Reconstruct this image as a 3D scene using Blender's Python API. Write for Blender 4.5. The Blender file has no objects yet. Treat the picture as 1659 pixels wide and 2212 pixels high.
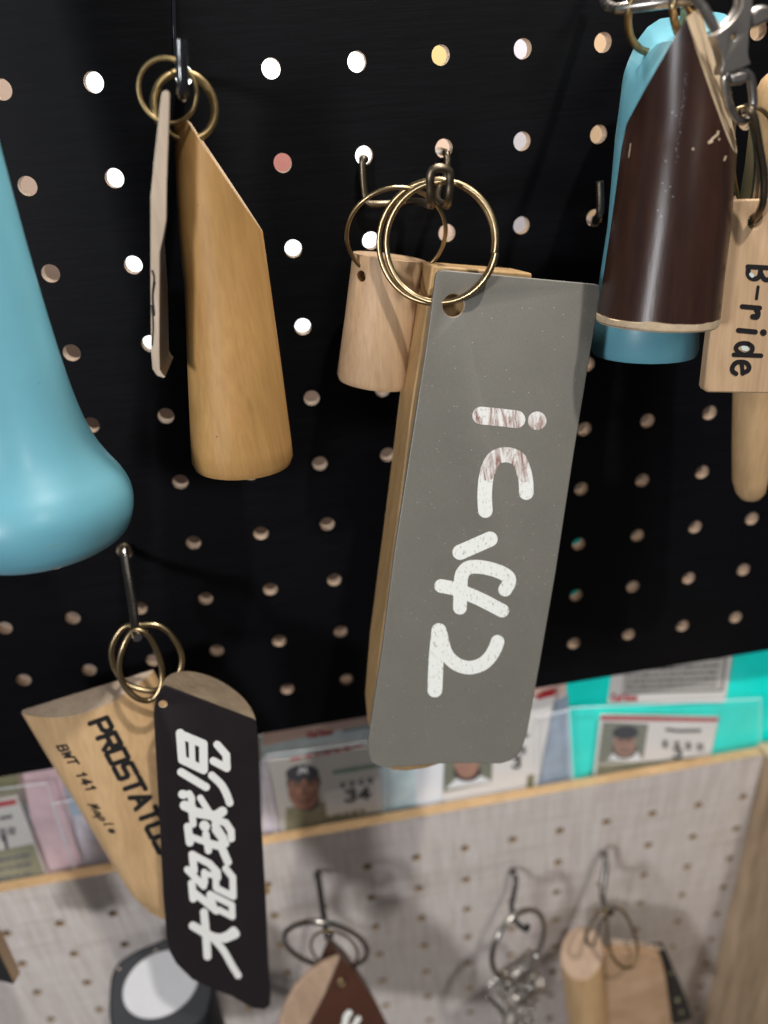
import bpy, bmesh, math, random
from mathutils import Vector, Matrix
from mathutils.bvhtree import BVHTree
from mathutils.geometry import tessellate_polygon

random.seed(7)
scene = bpy.context.scene
COL = scene.collection
MM = 0.001

# ------------------------------------------------------------------ camera
# camera solved from the peg holes (25 mm pitch): board front is y=0, x right, z up, mm
RC = Matrix(((0.98544, -0.15299, -0.07414), (-0.13618, -0.44931, -0.88294), (0.10177, 0.88018, -0.4636)))
CP = Vector((66.848, -259.786, -11.4))
FOC, PW, PH = 1679.88, 1659.0, 2212.0
cd = bpy.data.cameras.new('camera'); cam = bpy.data.objects.new('camera', cd); COL.objects.link(cam)
cd.sensor_fit = 'HORIZONTAL'; cd.sensor_width = 36; cd.lens = FOC / PW * 36
cd.clip_start = 0.01; cd.clip_end = 50
r, d, f = RC[0], RC[1], RC[2]
M = Matrix(((r[0], -d[0], -f[0]), (r[1], -d[1], -f[1]), (r[2], -d[2], -f[2]))).to_4x4()
M.translation = CP * MM
cam.matrix_world = M
cd.dof.use_dof = True; cd.dof.focus_distance = 0.222; cd.dof.aperture_fstop = 8.3
scene.camera = cam

# ------------------------------------------------------------------ world, lamps, exposure
w = bpy.data.worlds.new('World'); scene.world = w; w.use_nodes = True
w.node_tree.nodes['Background'].inputs[0].default_value = (0.95, 0.93, 1.0, 1)
w.node_tree.nodes['Background'].inputs[1].default_value = 0.085
scene.view_settings.view_transform = 'Standard'; scene.view_settings.look = 'None'
scene.view_settings.exposure = 0; scene.view_settings.gamma = 1

def lamp(name, pos, target, size, watts, color):
    l = bpy.data.lights.new(name, 'AREA'); l.shape = 'DISK'; l.size = size; l.energy = watts; l.color = color
    o = bpy.data.objects.new(name, l); COL.objects.link(o)
    p = Vector(pos) * MM; o.location = p
    o.rotation_euler = (Vector(target) * MM - p).to_track_quat('-Z', 'Y').to_euler()
    return o
T0 = Vector((90, -40, -200))
lamp('ceiling_spot', T0 + 1300 * Vector((.227, -.41, .88)), T0, 0.05, 12.0, (1, .965, .92))
lamp('window_light', (-620, -820, 60), (80, 0, -170), 0.16, 6.4, (0.96, 0.97, 1.0))
lamp('shop_light', (330, -950, 380), (120, 0, -180), 0.25, 1.4, (1, .96, .9))

# ------------------------------------------------------------------ projection helpers
def ray(px, py):
    v = Vector(((px - PW / 2) / FOC, (py - PH / 2) / FOC, 1))
    return (RC.transposed() @ v).normalized()
def at(px, py, y):
    dd = ray(px, py); return CP + dd * ((y - CP.y) / dd.y)
def pxmm(px, py, y):
    return (at(px + 1, py, y) - at(px, py, y)).length
class Pl:
    def __init__(s, px, py, y, nx=0.0, nz=0.0):
        s.p = at(px, py, y); s.n = Vector((nx, -1, nz)).normalized()
    def __call__(s, px, py, back=0.0):
        p0 = s.p - s.n * back; dd = ray(px, py)
        return CP + dd * ((p0 - CP).dot(s.n) / dd.dot(s.n))

# ------------------------------------------------------------------ object helpers
ORG = {}
def thing(name, label, cat, loc, group=None):
    o = bpy.data.objects.new(name, None); COL.objects.link(o)
    o.empty_display_size = 0.01
    o.location = Vector(loc) * MM; ORG[o.name] = Vector(loc)
    o['label'] = label; o['category'] = cat
    if group: o['group'] = group
    return o
def tag(o, label, cat, group=None, kind=None):
    if label: o['label'] = label
    if cat: o['category'] = cat
    if group: o['group'] = group
    if kind: o['kind'] = kind
    return o
def obj(name, bm, mat, parent=None, origin=None, bevel=0, smooth=True, ang=35, seg=2, label=None):
    org = ORG[parent.name] if parent else Vector(origin if origin else (0, 0, 0))
    bm.normal_update()
    for e in bm.edges:
        if len(e.link_faces) == 2 and e.calc_face_angle(0) > math.radians(ang): e.smooth = False
    for fa in bm.faces: fa.smooth = smooth
    for v in bm.verts: v.co = (v.co - org) * MM
    me = bpy.data.meshes.new(name); bm.to_mesh(me); bm.free()
    for m in (mat if isinstance(mat, (list, tuple)) else [mat]): me.materials.append(m)
    o = bpy.data.objects.new(name, me); COL.objects.link(o)
    if parent: o.parent = parent
    else: o.location = org * MM
    ORG[o.name] = org
    if bevel:
        b = o.modifiers.new('b', 'BEVEL'); b.width = bevel * MM; b.segments = seg
        b.limit_method = 'ANGLE'; b.angle_limit = math.radians(40); b.harden_normals = False
    if label: o['label'] = label
    return o
def new(): return bmesh.new()
def catmull(pts, n=8, closed=False):
    P = [Vector(p) for p in pts]; N = len(P)
    if N < 3: return P
    out = []
    for i in range(N if closed else N - 1):
        p0 = P[(i - 1) % N] if (closed or i > 0) else P[0] * 2 - P[1]
        p1 = P[i]; p2 = P[(i + 1) % N]
        p3 = P[(i + 2) % N] if (closed or i + 2 < N) else P[-1] * 2 - P[-2]
        for k in range(n):
            t = k / n
            out.append(0.5 * ((2 * p1) + (p2 - p0) * t + (2 * p0 - 5 * p1 + 4 * p2 - p3) * t * t + (3 * p1 - p0 - 3 * p2 + p3) * t ** 3))
    if not closed: out.append(P[-1])
    return out
def prism(bm, pts, off, mi=0):
    a = [bm.verts.new(p) for p in pts]; b = [bm.verts.new(p + off) for p in pts]
    fs = [bm.faces.new(a), bm.faces.new(b[::-1])]
    for i in range(len(a)):
        j = (i + 1) % len(a); fs.append(bm.faces.new((a[j], a[i], b[i], b[j])))
    for x in fs: x.material_index = mi
    bmesh.ops.recalc_face_normals(bm, faces=fs)
    return bm
def box(bm, x0, x1, y0, y1, z0, z1):
    return prism(bm, [Vector((x0, y0, z0)), Vector((x1, y0, z0)), Vector((x1, y0, z1)), Vector((x0, y0, z1))], Vector((0, y1 - y0, 0)))
def tube(bm, pts, rad, closed=False, ns=12, flat=1.0):
    P = [Vector(p) for p in pts]; N = len(P)
    rads = rad if isinstance(rad, (list, tuple)) else [rad] * N
    T = []
    for i in range(N):
        if closed: t = P[(i + 1) % N] - P[i - 1]
        else: t = P[min(i + 1, N - 1)] - P[max(i - 1, 0)]
        T.append(t.normalized())
    up = Vector((0, 0, 1)) if abs(T[0].z) < .9 else Vector((1, 0, 0))
    nrm = (up - T[0] * up.dot(T[0])).normalized(); rings = []
    for i in range(N):
        if i:
            q = T[i - 1].rotation_difference(T[i]); nrm = q @ nrm
            nrm = (nrm - T[i] * nrm.dot(T[i])).normalized()
        bn = T[i].cross(nrm)
        rings.append([bm.verts.new(P[i] + (nrm * math.cos(a) + bn * math.sin(a) * flat) * rads[i]) for a in [2 * math.pi * k / ns for k in range(ns)]])
    m = N if closed else N - 1
    off = 0
    if closed:   # match last ring to the first
        best = 1e9
        for s in range(ns):
            dd = sum((rings[-1][k].co - rings[0][(k + s) % ns].co).length for k in range(ns))
            if dd < best: best = dd; off = s
    for i in range(m):
        A = rings[i]; B = rings[(i + 1) % N]; o_ = off if i == N - 1 else 0
        for k in range(ns):
            bm.faces.new((A[k], A[(k + 1) % ns], B[(k + 1 + o_) % ns], B[(k + o_) % ns]))
    if not closed:
        bm.faces.new(rings[0][::-1]); bm.faces.new(rings[-1])
    bmesh.ops.recalc_face_normals(bm, faces=bm.faces)
    return bm
def wire(pts, rad, n=8, closed=False):     # traced points (px, py, y)
    return tube(new(), catmull([at(*p) for p in pts], n, closed), rad, closed)
def frame(n):
    n = Vector(n).normalized(); a = Vector((0, 0, 1)); a = (a - n * a.dot(n)).normalized(); return a, n.cross(a), n
def ring(c, normal, R, rad, n=64, turns=1, pitch=0, start=0, sx=1.0):
    a, b, nn = frame(normal); bm = new()
    if turns == 1:
        return tube(bm, [c + (a * math.cos(t) + b * math.sin(t) * sx) * R for t in [2 * math.pi * k / n for k in range(n)]], rad, True)
    m = int(n * turns)
    return tube(bm, [c + (a * math.cos(start + 2 * math.pi * turns * k / m) + b * math.sin(start + 2 * math.pi * turns * k / m) * sx) * R + nn * pitch * (k / m - .5) for k in range(m + 1)], rad)
def loft(bm, C, R, ns=64, caps=(0, 0), mi=0, e=None):   # circular sections along an axis
    ax = (C[-1] - C[0]).normalized(); a, b, nn = frame(ax) if abs(ax.z) < .98 else (Vector((1, 0, 0)) - ax * ax.x, None, None)
    a = a.normalized(); b = ax.cross(a)
    rings = []
    for c, rr in zip(C, R):
        rings.append([bm.verts.new(c + (a * math.cos(t) + b * math.sin(t)) * rr) for t in [2 * math.pi * k / ns for k in range(ns)]])
    for A, B in zip(rings, rings[1:]):
        for k in range(ns): bm.faces.new((A[k], A[(k + 1) % ns], B[(k + 1) % ns], B[k])).material_index = mi
    bm.faces.new(rings[0][::-1]).material_index = caps[0]; bm.faces.new(rings[-1]).material_index = caps[1]
    bmesh.ops.recalc_face_normals(bm, faces=bm.faces)
    return bm
def px_cyl(st, ns=72, caps=(0, 0)):         # stations: (left px, left py, right px, right py, depth)
    C = []; R = []
    for lx, ly, rx, ry, y in st:
        A = at(lx, ly, y); B = at(rx, ry, y); C.append((A + B) / 2); R.append((A - B).length / 2)
    return loft(new(), C, R, ns, caps)
def cut(bm, p, n, mi=0):                    # remove the side the normal points to, cap with material mi
    g = bmesh.ops.bisect_plane(bm, geom=bm.verts[:] + bm.edges[:] + bm.faces[:], plane_co=p, plane_no=n, clear_outer=True)
    ed = [e for e in g['geom_cut'] if isinstance(e, bmesh.types.BMEdge)]
    r_ = bmesh.ops.edgeloop_fill(bm, edges=ed)
    for fa in r_['faces']: fa.material_index = mi
    bmesh.ops.recalc_face_normals(bm, faces=bm.faces)
def drill(o, p, dirv, rad, length, mi=None):
    bm = new(); dv = Vector(dirv).normalized()
    loft(bm, [p - dv * length, p + dv * length], [rad, rad], 24)
    if mi is not None:
        for fa in bm.faces: fa.material_index = mi
    mats = list(o.data.materials)
    c = obj('cutter', bm, mats if mi is not None else mats[:1])
    mods = [m for m in o.modifiers]
    b = o.modifiers.new('hole', 'BOOLEAN'); b.object = c; b.operation = 'DIFFERENCE'; b.solver = 'EXACT'
    if len(mods): o.modifiers.move(len(o.modifiers) - 1, 0)
    for m in mods: m.show_viewport = False
    bpy.context.view_layer.update()
    dg = bpy.context.evaluated_depsgraph_get()
    me = bpy.data.meshes.new_from_object(o.evaluated_get(dg))
    for m in mods: m.show_viewport = True
    o.modifiers.remove(b); old = o.data; o.data = me
    bpy.data.objects.remove(c)
# ---- printing laid on real surfaces
def bvh_of(o):
    og = ORG[o.name]
    return BVHTree.FromPolygons([v.co / MM + og for v in o.data.vertices], [list(p.vertices) for p in o.data.polygons])
surf_plane = None
def set_plane(o):
    global surf_plane
    pg = o.data.polygons[0]; me = o.data
    surf_plane = None
    if o.name.startswith(('card_body',)):
        surf_plane = (me.vertices[pg.vertices[0]].co / MM + ORG[o.name], Vector((0, -1, 0)))
def hit(bv, px, py):
    dd = ray(px, py); h = bv.ray_cast(CP, dd)
    if h[0] is None:
        h2 = bv.find_nearest(CP + dd * 240)
        if surf_plane: p0, pn = surf_plane; return CP + dd * ((p0 - CP).dot(pn) / dd.dot(pn)), pn
        return h2[0], (h2[1] if h2[1].dot(dd) < 0 else -h2[1])
    n = h[1]; return h[0], (n if n.dot(dd) < 0 else -n)
def strokes(name, lst, surf, mat, parent, off=0.08, closed=False, label=None):
    """lst: (points px, half width px[, smooth]) printed on surf"""
    set_plane(surf); bv = bvh_of(surf); bm = new(); k = 0
    split = []
    for item in lst:
        if len(item) > 2 or len(item[0]) < 3: split.append(item); continue
        run = [item[0][0]]
        for a_, b_, c_ in zip(item[0], item[0][1:], item[0][2:] + [None]):
            run.append(b_)
            if c_ is None: break
            v1 = Vector((b_[0] - a_[0], b_[1] - a_[1])); v2 = Vector((c_[0] - b_[0], c_[1] - b_[1]))
            if v1.length and v2.length and v1.angle(v2) > .9: split.append((run, item[1])); run = [b_]
        split.append((run, item[1]))
    for item in split:
        pts, hw = item[0], item[1]; sm = item[2] if len(item) > 2 else 0
        P = [Vector((p[0], p[1], 0)) for p in pts]
        if len(P) == 1: P = [P[0], P[0] + Vector((0.01, 0, 0))]
        if sm: P = catmull(P, 6)
        Q = []
        for a, b in zip(P, P[1:]):
            m = max(1, int((b - a).length / 12))
            Q += [a.lerp(b, i / m) for i in range(m)]
        Q.append(P[-1])
        st = []
        t0 = (Q[1] - Q[0]).normalized(); t1 = (Q[-1] - Q[-2]).normalized()
        for s in (1, .94, .8, .55, .28): st.append((Q[0] - t0 * hw * s, t0, hw * math.sqrt(max(0, 1 - s * s)) + .02))
        for i, q in enumerate(Q):
            a = (q - Q[i - 1]).normalized() if i else t0
            b = (Q[i + 1] - q).normalized() if i < len(Q) - 1 else t1
            t = (a + b); t = t.normalized() if t.length > .1 else a
            c = max(.62, t.dot(b)); st.append((q, t, hw / c))
        for s in (.28, .55, .8, .94, 1): st.append((Q[-1] + t1 * hw * s, t1, hw * math.sqrt(max(0, 1 - s * s)) + .02))
        prev = None
        for q, t, h in st:
            nn = Vector((-t.y, t.x, 0)); row = []
            for u in (-1, -.33, .33, 1):
                c = q + nn * h * u; p, no = hit(bv, c.x, c.y)
                row.append(bm.verts.new(p + no * (off + .006 * k)))
            if prev:
                for i in range(3): bm.faces.new((prev[i], prev[i + 1], row[i + 1], row[i]))
            prev = row
        k += 1
    return obj(name, bm, mat, parent, smooth=False, label=label)
def patch(name, pts, surf, mat, parent, off=0.05):
    set_plane(surf); bv = bvh_of(surf); bm = new(); vs = []
    for p in pts:
        q, no = hit(bv, p[0], p[1]); vs.append(bm.verts.new(q + no * off))
    f_ = bm.faces.new(vs); f_.normal_update()
    if f_.normal.dot(ray(pts[0][0], pts[0][1])) > 0: f_.normal_flip()
    return obj(name, bm, mat, parent, smooth=False)
def ell(cx, cy, rx, ry, rot=0, n=24):
    c, s = math.cos(rot), math.sin(rot)
    return [(cx + rx * math.cos(t) * c - ry * math.sin(t) * s, cy + rx * math.cos(t) * s + ry * math.sin(t) * c) for t in [2 * math.pi * k / n for k in range(n)]]
GL = {
 'P': [[(0, 0), (0, 1), (.75, 1), (.95, .85), (.95, .6), (.75, .45), (.1, .45)]],
 'R': [[(0, 0), (0, 1), (.95, 1), (.95, .5), (.1, .5)], [(.5, .5), (.95, 0)]],
 'O': [[(.1, 0), (0, .1), (0, .9), (.1, 1), (.85, 1), (.95, .9), (.95, .1), (.85, 0), (.1, 0)]],
 'S': [[(0, 0), (.85, 0), (.95, .1), (.95, .42), (.85, .5), (.1, .5), (0, .6), (0, .9), (.1, 1), (.95, 1)]],
 'T': [[(0, 1), (1, 1)], [(.5, 1), (.5, 0)]],
 'A': [[(0, 0), (.45, 1), (.95, 0)], [(.2, .35), (.75, .35)]],
 'U': [[(0, 1), (0, .12), (.12, 0), (.85, 0), (.95, .12), (.95, 1)]],
 'B': [[(0, 0), (0, 1), (.7, 1), (.85, .85), (.85, .62), (.7, .5), (.9, .4), (.95, .15), (.8, 0), (0, 0)], [(0, .52), (.7, .52)]],
 'W': [[(0, 1), (.2, 0), (.5, .8), (.8, 0), (1, 1)]],
 '1': [[(.2, .75), (.55, 1), (.55, 0)]],
 '4': [[(.7, 0), (.7, 1), (0, .3), (1, .3)]],
 '3': [[(.05, .9), (.3, 1), (.7, 1), (.9, .8), (.7, .55), (.4, .52), (.7, .5), (.95, .25), (.75, 0), (.3, 0), (.05, .12)]],
 'M': [[(0, 0), (.2, 1), (.4, .2), (.75, 1), (.95, 0)]],
 'a': [[(.8, .5), (.3, .5), (.05, .25), (.3, 0), (.7, .1), (.85, .5), (.8, 0), (1, .05)]],
 'p': [[(.1, .5), (-.05, -.45)], [(.1, .45), (.6, .5), (.8, .25), (.5, 0), (.1, .05)]],
 'l': [[(.3, 1), (.25, .1), (.5, 0)]],
 'e': [[(.1, .28), (.8, .3), (.6, .52), (.25, .48), (.05, .2), (.3, 0), (.8, .08)]],
 'C': [[(.9, .85), (.6, 1), (.2, .9), (0, .5), (.2, .1), (.6, 0), (.9, .15)]],
 'b': [[(.1, 1), (.1, 0)], [(.1, .05), (.6, 0), (.85, .25), (.6, .5), (.1, .45)]],
 '-': [[(.1, .5), (.8, .5)]],
}
def text(txt, o, adv, up, hw, wf=.8):
    out = []; ox, oy = o
    for i, ch in enumerate(txt):
        for s in GL.get(ch, []):
            out.append(([(ox + adv[0] * (i + x * wf) + up[0] * y, oy + adv[1] * (i + x * wf) + up[1] * y) for x, y in s], hw))
    return out

# ------------------------------------------------------------------ materials
def mat(name):
    m = bpy.data.materials.new(name); m.use_nodes = True
    return m, m.node_tree.nodes, m.node_tree.links, m.node_tree.nodes['Principled BSDF']
def coords(N, L, sc, rot=(0, 0, 0)):
    tc = N.new('ShaderNodeTexCoord'); mp = N.new('ShaderNodeMapping')
    mp.inputs['Scale'].default_value = sc; mp.inputs['Rotation'].default_value = rot
    L.new(tc.outputs['Object'], mp.inputs[0]); return mp
def noise(N, L, mp, scale, detail=4, rough=.6, dist=0):
    n = N.new('ShaderNodeTexNoise'); n.inputs['Scale'].default_value = scale; n.inputs['Detail'].default_value = detail
    n.inputs['Roughness'].default_value = rough; n.inputs['Distortion'].default_value = dist
    L.new(mp.outputs[0], n.inputs['Vector']); return n
def ramp(N, L, src, stops):
    r_ = N.new('ShaderNodeValToRGB'); e = r_.color_ramp.elements
    while len(e) < len(stops): e.new(.5)
    for el, (p, c) in zip(e, stops): el.position = p; el.color = (*c, 1)
    L.new(src, r_.inputs[0]); return r_
def bump(N, L, src, B, strength, dist=.0003):
    b = N.new('ShaderNodeBump'); b.inputs['Strength'].default_value = strength; b.inputs['Distance'].default_value = dist
    L.new(src, b.inputs['Height']); L.new(b.outputs[0], B.inputs['Normal'])
def mix(N, L, a, b, fac, mode='MIX'):
    m = N.new('ShaderNodeMix'); m.data_type = 'RGBA'; m.blend_type = mode
    L.new(a, m.inputs[6]); L.new(b, m.inputs[7])
    if isinstance(fac, (int, float)): m.inputs[0].default_value = fac
    else: L.new(fac, m.inputs[0])
    return m.outputs[2]
def wood(name, c1, c2, c3=None, stretch=(1, 1, .06), rot=(0, 0, 0), scale=260, rough=.5, coat=0, fleck=.35, b=.12, spec=.35):
    m, N, L, B = mat(name)
    mp = coords(N, L, stretch, rot)
    n1 = noise(N, L, mp, scale, 5, .65, .4); n2 = noise(N, L, mp, scale * 5, 3, .6)
    mp2 = coords(N, L, (1, 1, .35), rot); n3 = noise(N, L, mp2, scale * .32, 3, .5, .8)
    c3 = c3 or tuple(x * .8 for x in c2)
    r1 = ramp(N, L, n1.outputs[0], [(.3, c1), (.52, c2), (.72, c3)])
    r2 = ramp(N, L, n2.outputs[0], [(.35, tuple(x * .82 for x in c2)), (.6, c1)])
    r3 = ramp(N, L, n3.outputs[0], [(.3, (.82, .8, .77)), (.7, (1.12, 1.12, 1.12))])
    o1 = mix(N, L, r1.outputs[0], r2.outputs[0], fleck)
    o2 = mix(N, L, o1, r3.outputs[0], .8, 'MULTIPLY')
    L.new(o2, B.inputs['Base Color']); B.inputs['Roughness'].default_value = rough
    B.inputs['Coat Weight'].default_value = coat; B.inputs['Coat Roughness'].default_value = .25
    B.inputs['Specular IOR Level'].default_value = spec
    bump(N, L, n2.outputs[0], B, b); return m
def paint(name, c, rough=.45, coat=0, var=.06, b=.05, scale=400, spec=.5):
    m, N, L, B = mat(name); mp = coords(N, L, (1, 1, 1))
    n1 = noise(N, L, mp, scale * .12, 4); n2 = noise(N, L, mp, scale * 4, 2)
    r1 = ramp(N, L, n1.outputs[0], [(.3, tuple(x * (1 - var) for x in c)), (.7, tuple(min(1, x * (1 + var)) for x in c))])
    L.new(r1.outputs[0], B.inputs['Base Color']); B.inputs['Roughness'].default_value = rough
    B.inputs['Coat Weight'].default_value = coat; B.inputs['Coat Roughness'].default_value = .15
    B.inputs['Specular IOR Level'].default_value = spec
    bump(N, L, n2.outputs[0], B, b); return m
def metal(name, c, rough=.25, dirt=.5):
    m, N, L, B = mat(name); mp = coords(N, L, (1, 1, 1)); n = noise(N, L, mp, 260, 4, .6)
    r1 = ramp(N, L, n.outputs[0], [(.35, tuple(x * dirt for x in c)), (.62, c)])
    r2 = N.new('ShaderNodeMapRange'); r2.inputs[3].default_value = rough * 1.6; r2.inputs[4].default_value = rough * .7
    L.new(n.outputs[0], r2.inputs[0]); L.new(r2.outputs[0], B.inputs['Roughness'])
    L.new(r1.outputs[0], B.inputs['Base Color']); B.inputs['Metallic'].default_value = 1
    bump(N, L, n.outputs[0], B, .08, .0001); return m

# black melamine board: fine horizontal grain
def black_board():
    m, N, L, B = mat('black_melamine'); mp = coords(N, L, (.05, 1, 1))
    n1 = noise(N, L, mp, 900, 4, .7); n2 = noise(N, L, coords(N, L, (.3, 1, 1)), 30, 4)
    r1 = ramp(N, L, n1.outputs[0], [(.35, (.0015, .0015, .002)), (.75, (.004, .0042, .006))])
    dn = noise(N, L, coords(N, L, (1, 1, 1)), 1500, 2, .5); dr = ramp(N, L, dn.outputs[0], [(.73, (0, 0, 0)), (.80, (.035, .034, .033))])
    L.new(mix(N, L, r1.outputs[0], dr.outputs[0], 1.0, 'ADD'), B.inputs['Base Color'])
    r2 = N.new('ShaderNodeMapRange'); r2.inputs[3].default_value = .35; r2.inputs[4].default_value = .62
    L.new(n2.outputs[0], r2.inputs[0]); L.new(r2.outputs[0], B.inputs['Roughness'])
    B.inputs['Specular IOR Level'].default_value = .13
    bump(N, L, n1.outputs[0], B, .25, .0002); return m
def white_board():
    m, N, L, B = mat('whitewashed_board')
    n1 = noise(N, L, coords(N, L, (1, 1, .03)), 650, 5, .7)
    n2 = noise(N, L, coords(N, L, (.05, 1, 1)), 420, 4, .6)
    n3 = noise(N, L, coords(N, L, (.12, 1, 1)), 60, 5, .6, .5)
    r1 = ramp(N, L, n1.outputs[0], [(.32, (.52, .455, .41)), (.5, (.63, .57, .53)), (.68, (.72, .675, .645))])
    r2 = ramp(N, L, n2.outputs[0], [(.3, (.86, .84, .82)), (.55, (1, 1, 1))])
    r3 = ramp(N, L, n3.outputs[0], [(.33, (.82, .8, .78)), (.45, (1, 1, 1))])
    o = mix(N, L, r1.outputs[0], r2.outputs[0], .8, 'MULTIPLY'); o = mix(N, L, o, r3.outputs[0], .7, 'MULTIPLY')
    L.new(o, B.inputs['Base Color']); B.inputs['Roughness'].default_value = .55
    bump(N, L, n1.outputs[0], B, .08); return m
def speckled(name, c, spk, rough=.4):
    m, N, L, B = mat(name)
    v = N.new('ShaderNodeTexVoronoi'); v.inputs['Scale'].default_value = 620; v.inputs['Randomness'].default_value = 1
    mp = coords(N, L, (1, 1, 1)); L.new(mp.outputs[0], v.inputs['Vector'])
    n = noise(N, L, mp, 60, 4); n2 = noise(N, L, mp, 2600, 2)
    base = ramp(N, L, n.outputs[0], [(.3, tuple(x * .95 for x in c)), (.7, tuple(x * 1.05 for x in c))])
    sp = ramp(N, L, v.outputs['Distance'], [(.0, (1, 1, 1)), (.07, (1, 1, 1)), (.11, (0, 0, 0))])
    wn = N.new('ShaderNodeTexWhiteNoise'); L.new(v.outputs['Color'], wn.inputs[0])
    th = N.new('ShaderNodeMath'); th.operation = 'GREATER_THAN'; th.inputs[1].default_value = .62; L.new(wn.outputs[0], th.inputs[0])
    mu = N.new('ShaderNodeMath'); mu.operation = 'MULTIPLY'; L.new(th.outputs[0], mu.inputs[0]); L.new(sp.outputs[0], mu.inputs[1])
    mm = N.new('ShaderNodeMath'); mm.operation = 'MULTIPLY'; mm.inputs[1].default_value = .75; L.new(mu.outputs[0], mm.inputs[0])
    rgb = N.new('ShaderNodeRGB'); rgb.outputs[0].default_value = (*spk, 1)
    gr = noise(N, L, mp, 3200, 3, .7); gr2 = ramp(N, L, gr.outputs[0], [(.3, (.86, .86, .86)), (.7, (1.12, 1.12, 1.1))])
    sc1 = noise(N, L, coords(N, L, (1, 1, .05), (0, .9, 0)), 420, 3, .8); sc2 = ramp(N, L, sc1.outputs[0], [(.66, (1, 1, 1)), (.74, (1.22, 1.2, 1.17))])
    cl = mix(N, L, base.outputs[0], gr2.outputs[0], 1.0, 'MULTIPLY'); cl = mix(N, L, cl, sc2.outputs[0], .7, 'MULTIPLY')
    L.new(mix(N, L, cl, rgb.outputs[0], mm.outputs[0]), B.inputs['Base Color'])
    B.inputs['Roughness'].default_value = rough; bump(N, L, n2.outputs[0], B, .35, .0001); return m
def marble(name, stripes):
    m, N, L, B = mat(name)
    n1 = noise(N, L, coords(N, L, (1, 1, .07)), 520, 3, .6, .8); n2 = noise(N, L, coords(N, L, (1, 1, .3)), 1900, 3, .7)
    a, b_ = ((.34, (.30, .16, .13)), (.56, (.80, .80, .76))) if stripes else ((.12, (.42, .36, .34)), (.27, (.82, .84, .79)))
    r1 = ramp(N, L, n1.outputs[0], [a, b_]); r2 = ramp(N, L, n2.outputs[0], [(.35, (.45, .38, .36)), (.42, (1, 1, 1))])
    L.new(mix(N, L, r1.outputs[0], r2.outputs[0], .85, 'MULTIPLY'), B.inputs['Base Color']); B.inputs['Roughness'].default_value = .45
    return m
def emit(name, c, s):
    m, N, L, B = mat(name); B.inputs['Base Color'].default_value = (*c, 1)
    B.inputs['Emission Color'].default_value = (*c, 1); B.inputs['Emission Strength'].default_value = s; return m
def film(name, tint=(1, 1, 1), op=.14):
    m, N, L, B = mat(name)
    n = noise(N, L, coords(N, L, (1, 1, 1)), 45, 3, .5, 1.2)
    B.inputs['Base Color'].default_value = (*tint, 1); B.inputs['Roughness'].default_value = .16
    B.inputs['Alpha'].default_value = op; bump(N, L, n.outputs[0], B, .8, .002)
    B.inputs['Specular IOR Level'].default_value = .9; return m

BLACKB = black_board(); WHITEB = white_board()
MDF = paint('mdf_core', (.44, .33, .24), .8, var=.12, b=.5, scale=900)
MDF2 = paint('mdf_core_brown', (.30, .20, .10), .85, var=.15, b=.5, scale=900)
AMBER = wood('amber_varnished_wood', (.45, .26, .096), (.40, .222, .076), (.34, .18, .06), scale=230, stretch=(1, 1, .03), rough=.5, coat=0, spec=.25)
AMBERL = wood('amber_wood', (.58, .385, .205), (.51, .33, .165), scale=160, rough=.5)
MAPLE = wood('pale_maple', (.54, .37, .23), (.46, .305, .175), scale=200, rough=.55)
MAPLEP = wood('pinkish_maple', (.50, .36, .26), (.43, .30, .21), scale=220, rough=.6, stretch=(1, 1, .12))
CREAM = wood('cream_wood', (.54, .43, .33), (.46, .36, .27), scale=220, rough=.6)
ENDW = wood('bare_end_wood', (.62, .49, .33), (.54, .41, .27), scale=500, rough=.7, stretch=(1, 1, 1))
DARKGR = wood('dark_grain_wood', (.36, .28, .19), (.27, .205, .14), (.2, .15, .1), scale=420, rough=.6, stretch=(.1, 1, .7), rot=(0, .25, 0))  # darker striped grain for the top of the kanji half-round
PLANK = wood('rough_plank', (.66, .50, .34), (.44, .315, .20), (.20, .135, .08), scale=70, rough=.75, stretch=(1, 1, .1), rot=(0.12, 0, 0), b=.5)
STRIP = wood('ply_edge', (.52, .36, .20), (.40, .26, .13), scale=300, stretch=(.15, 1, 1), rough=.7)
BLUE = paint('sky_blue_lacquer', (.125, .345, .425), .40, coat=.12, var=.05)
BROWN = wood('dark_brown_lacquer', (.046, .020, .013), (.028, .012, .009), scale=150, rough=.3, coat=.04, fleck=.2, spec=.26)
BROWN2 = paint('reddish_brown_paint', (.070, .027, .016), .4, var=.15)
GREY = speckled('grey_laminate', (.166, .158, .137), (.50, .47, .41))
GREYE = paint('plate_edge', (.40, .32, .22), .7, var=.1)
BLACKP = paint('matte_black_plate', (.016, .0125, .0135), .45, var=.1, spec=.25)
BLACKG = paint('black_paint', (.018, .018, .019), .38, var=.1)
CHAR = paint('charcoal_paint', (.014, .015, .017), .5, var=.12, spec=.25)
WHITED = paint('white_end_paint', (.50, .50, .51), .5, var=.05)
INK = paint('black_ink', (.012, .011, .011), .4, var=.05)
WHITEINK = paint('white_ink', (.80, .80, .76), .5, var=.03)
BRASS = metal('antique_brass', (.34, .25, .12), .38, .6)
BRASS2 = metal('gold_brass', (.42, .32, .18), .28, .65)
BRONZE = metal('dark_bronze', (.20, .16, .11), .34, .6)
STEEL = metal('dull_steel', (.50, .47, .43), .25, .6)
STEEL2 = metal('dark_steel', (.30, .28, .26), .25, .5)
ZINC = metal('grey_zinc', (.44, .41, .38), .33, .7)
BLACKM = paint('gloss_black_steel', (.012, .012, .016), .18, coat=.5)
MAR1 = marble('marbled_stripe_paper', True); MAR2 = marble('marbled_white_paper', False)

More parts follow.
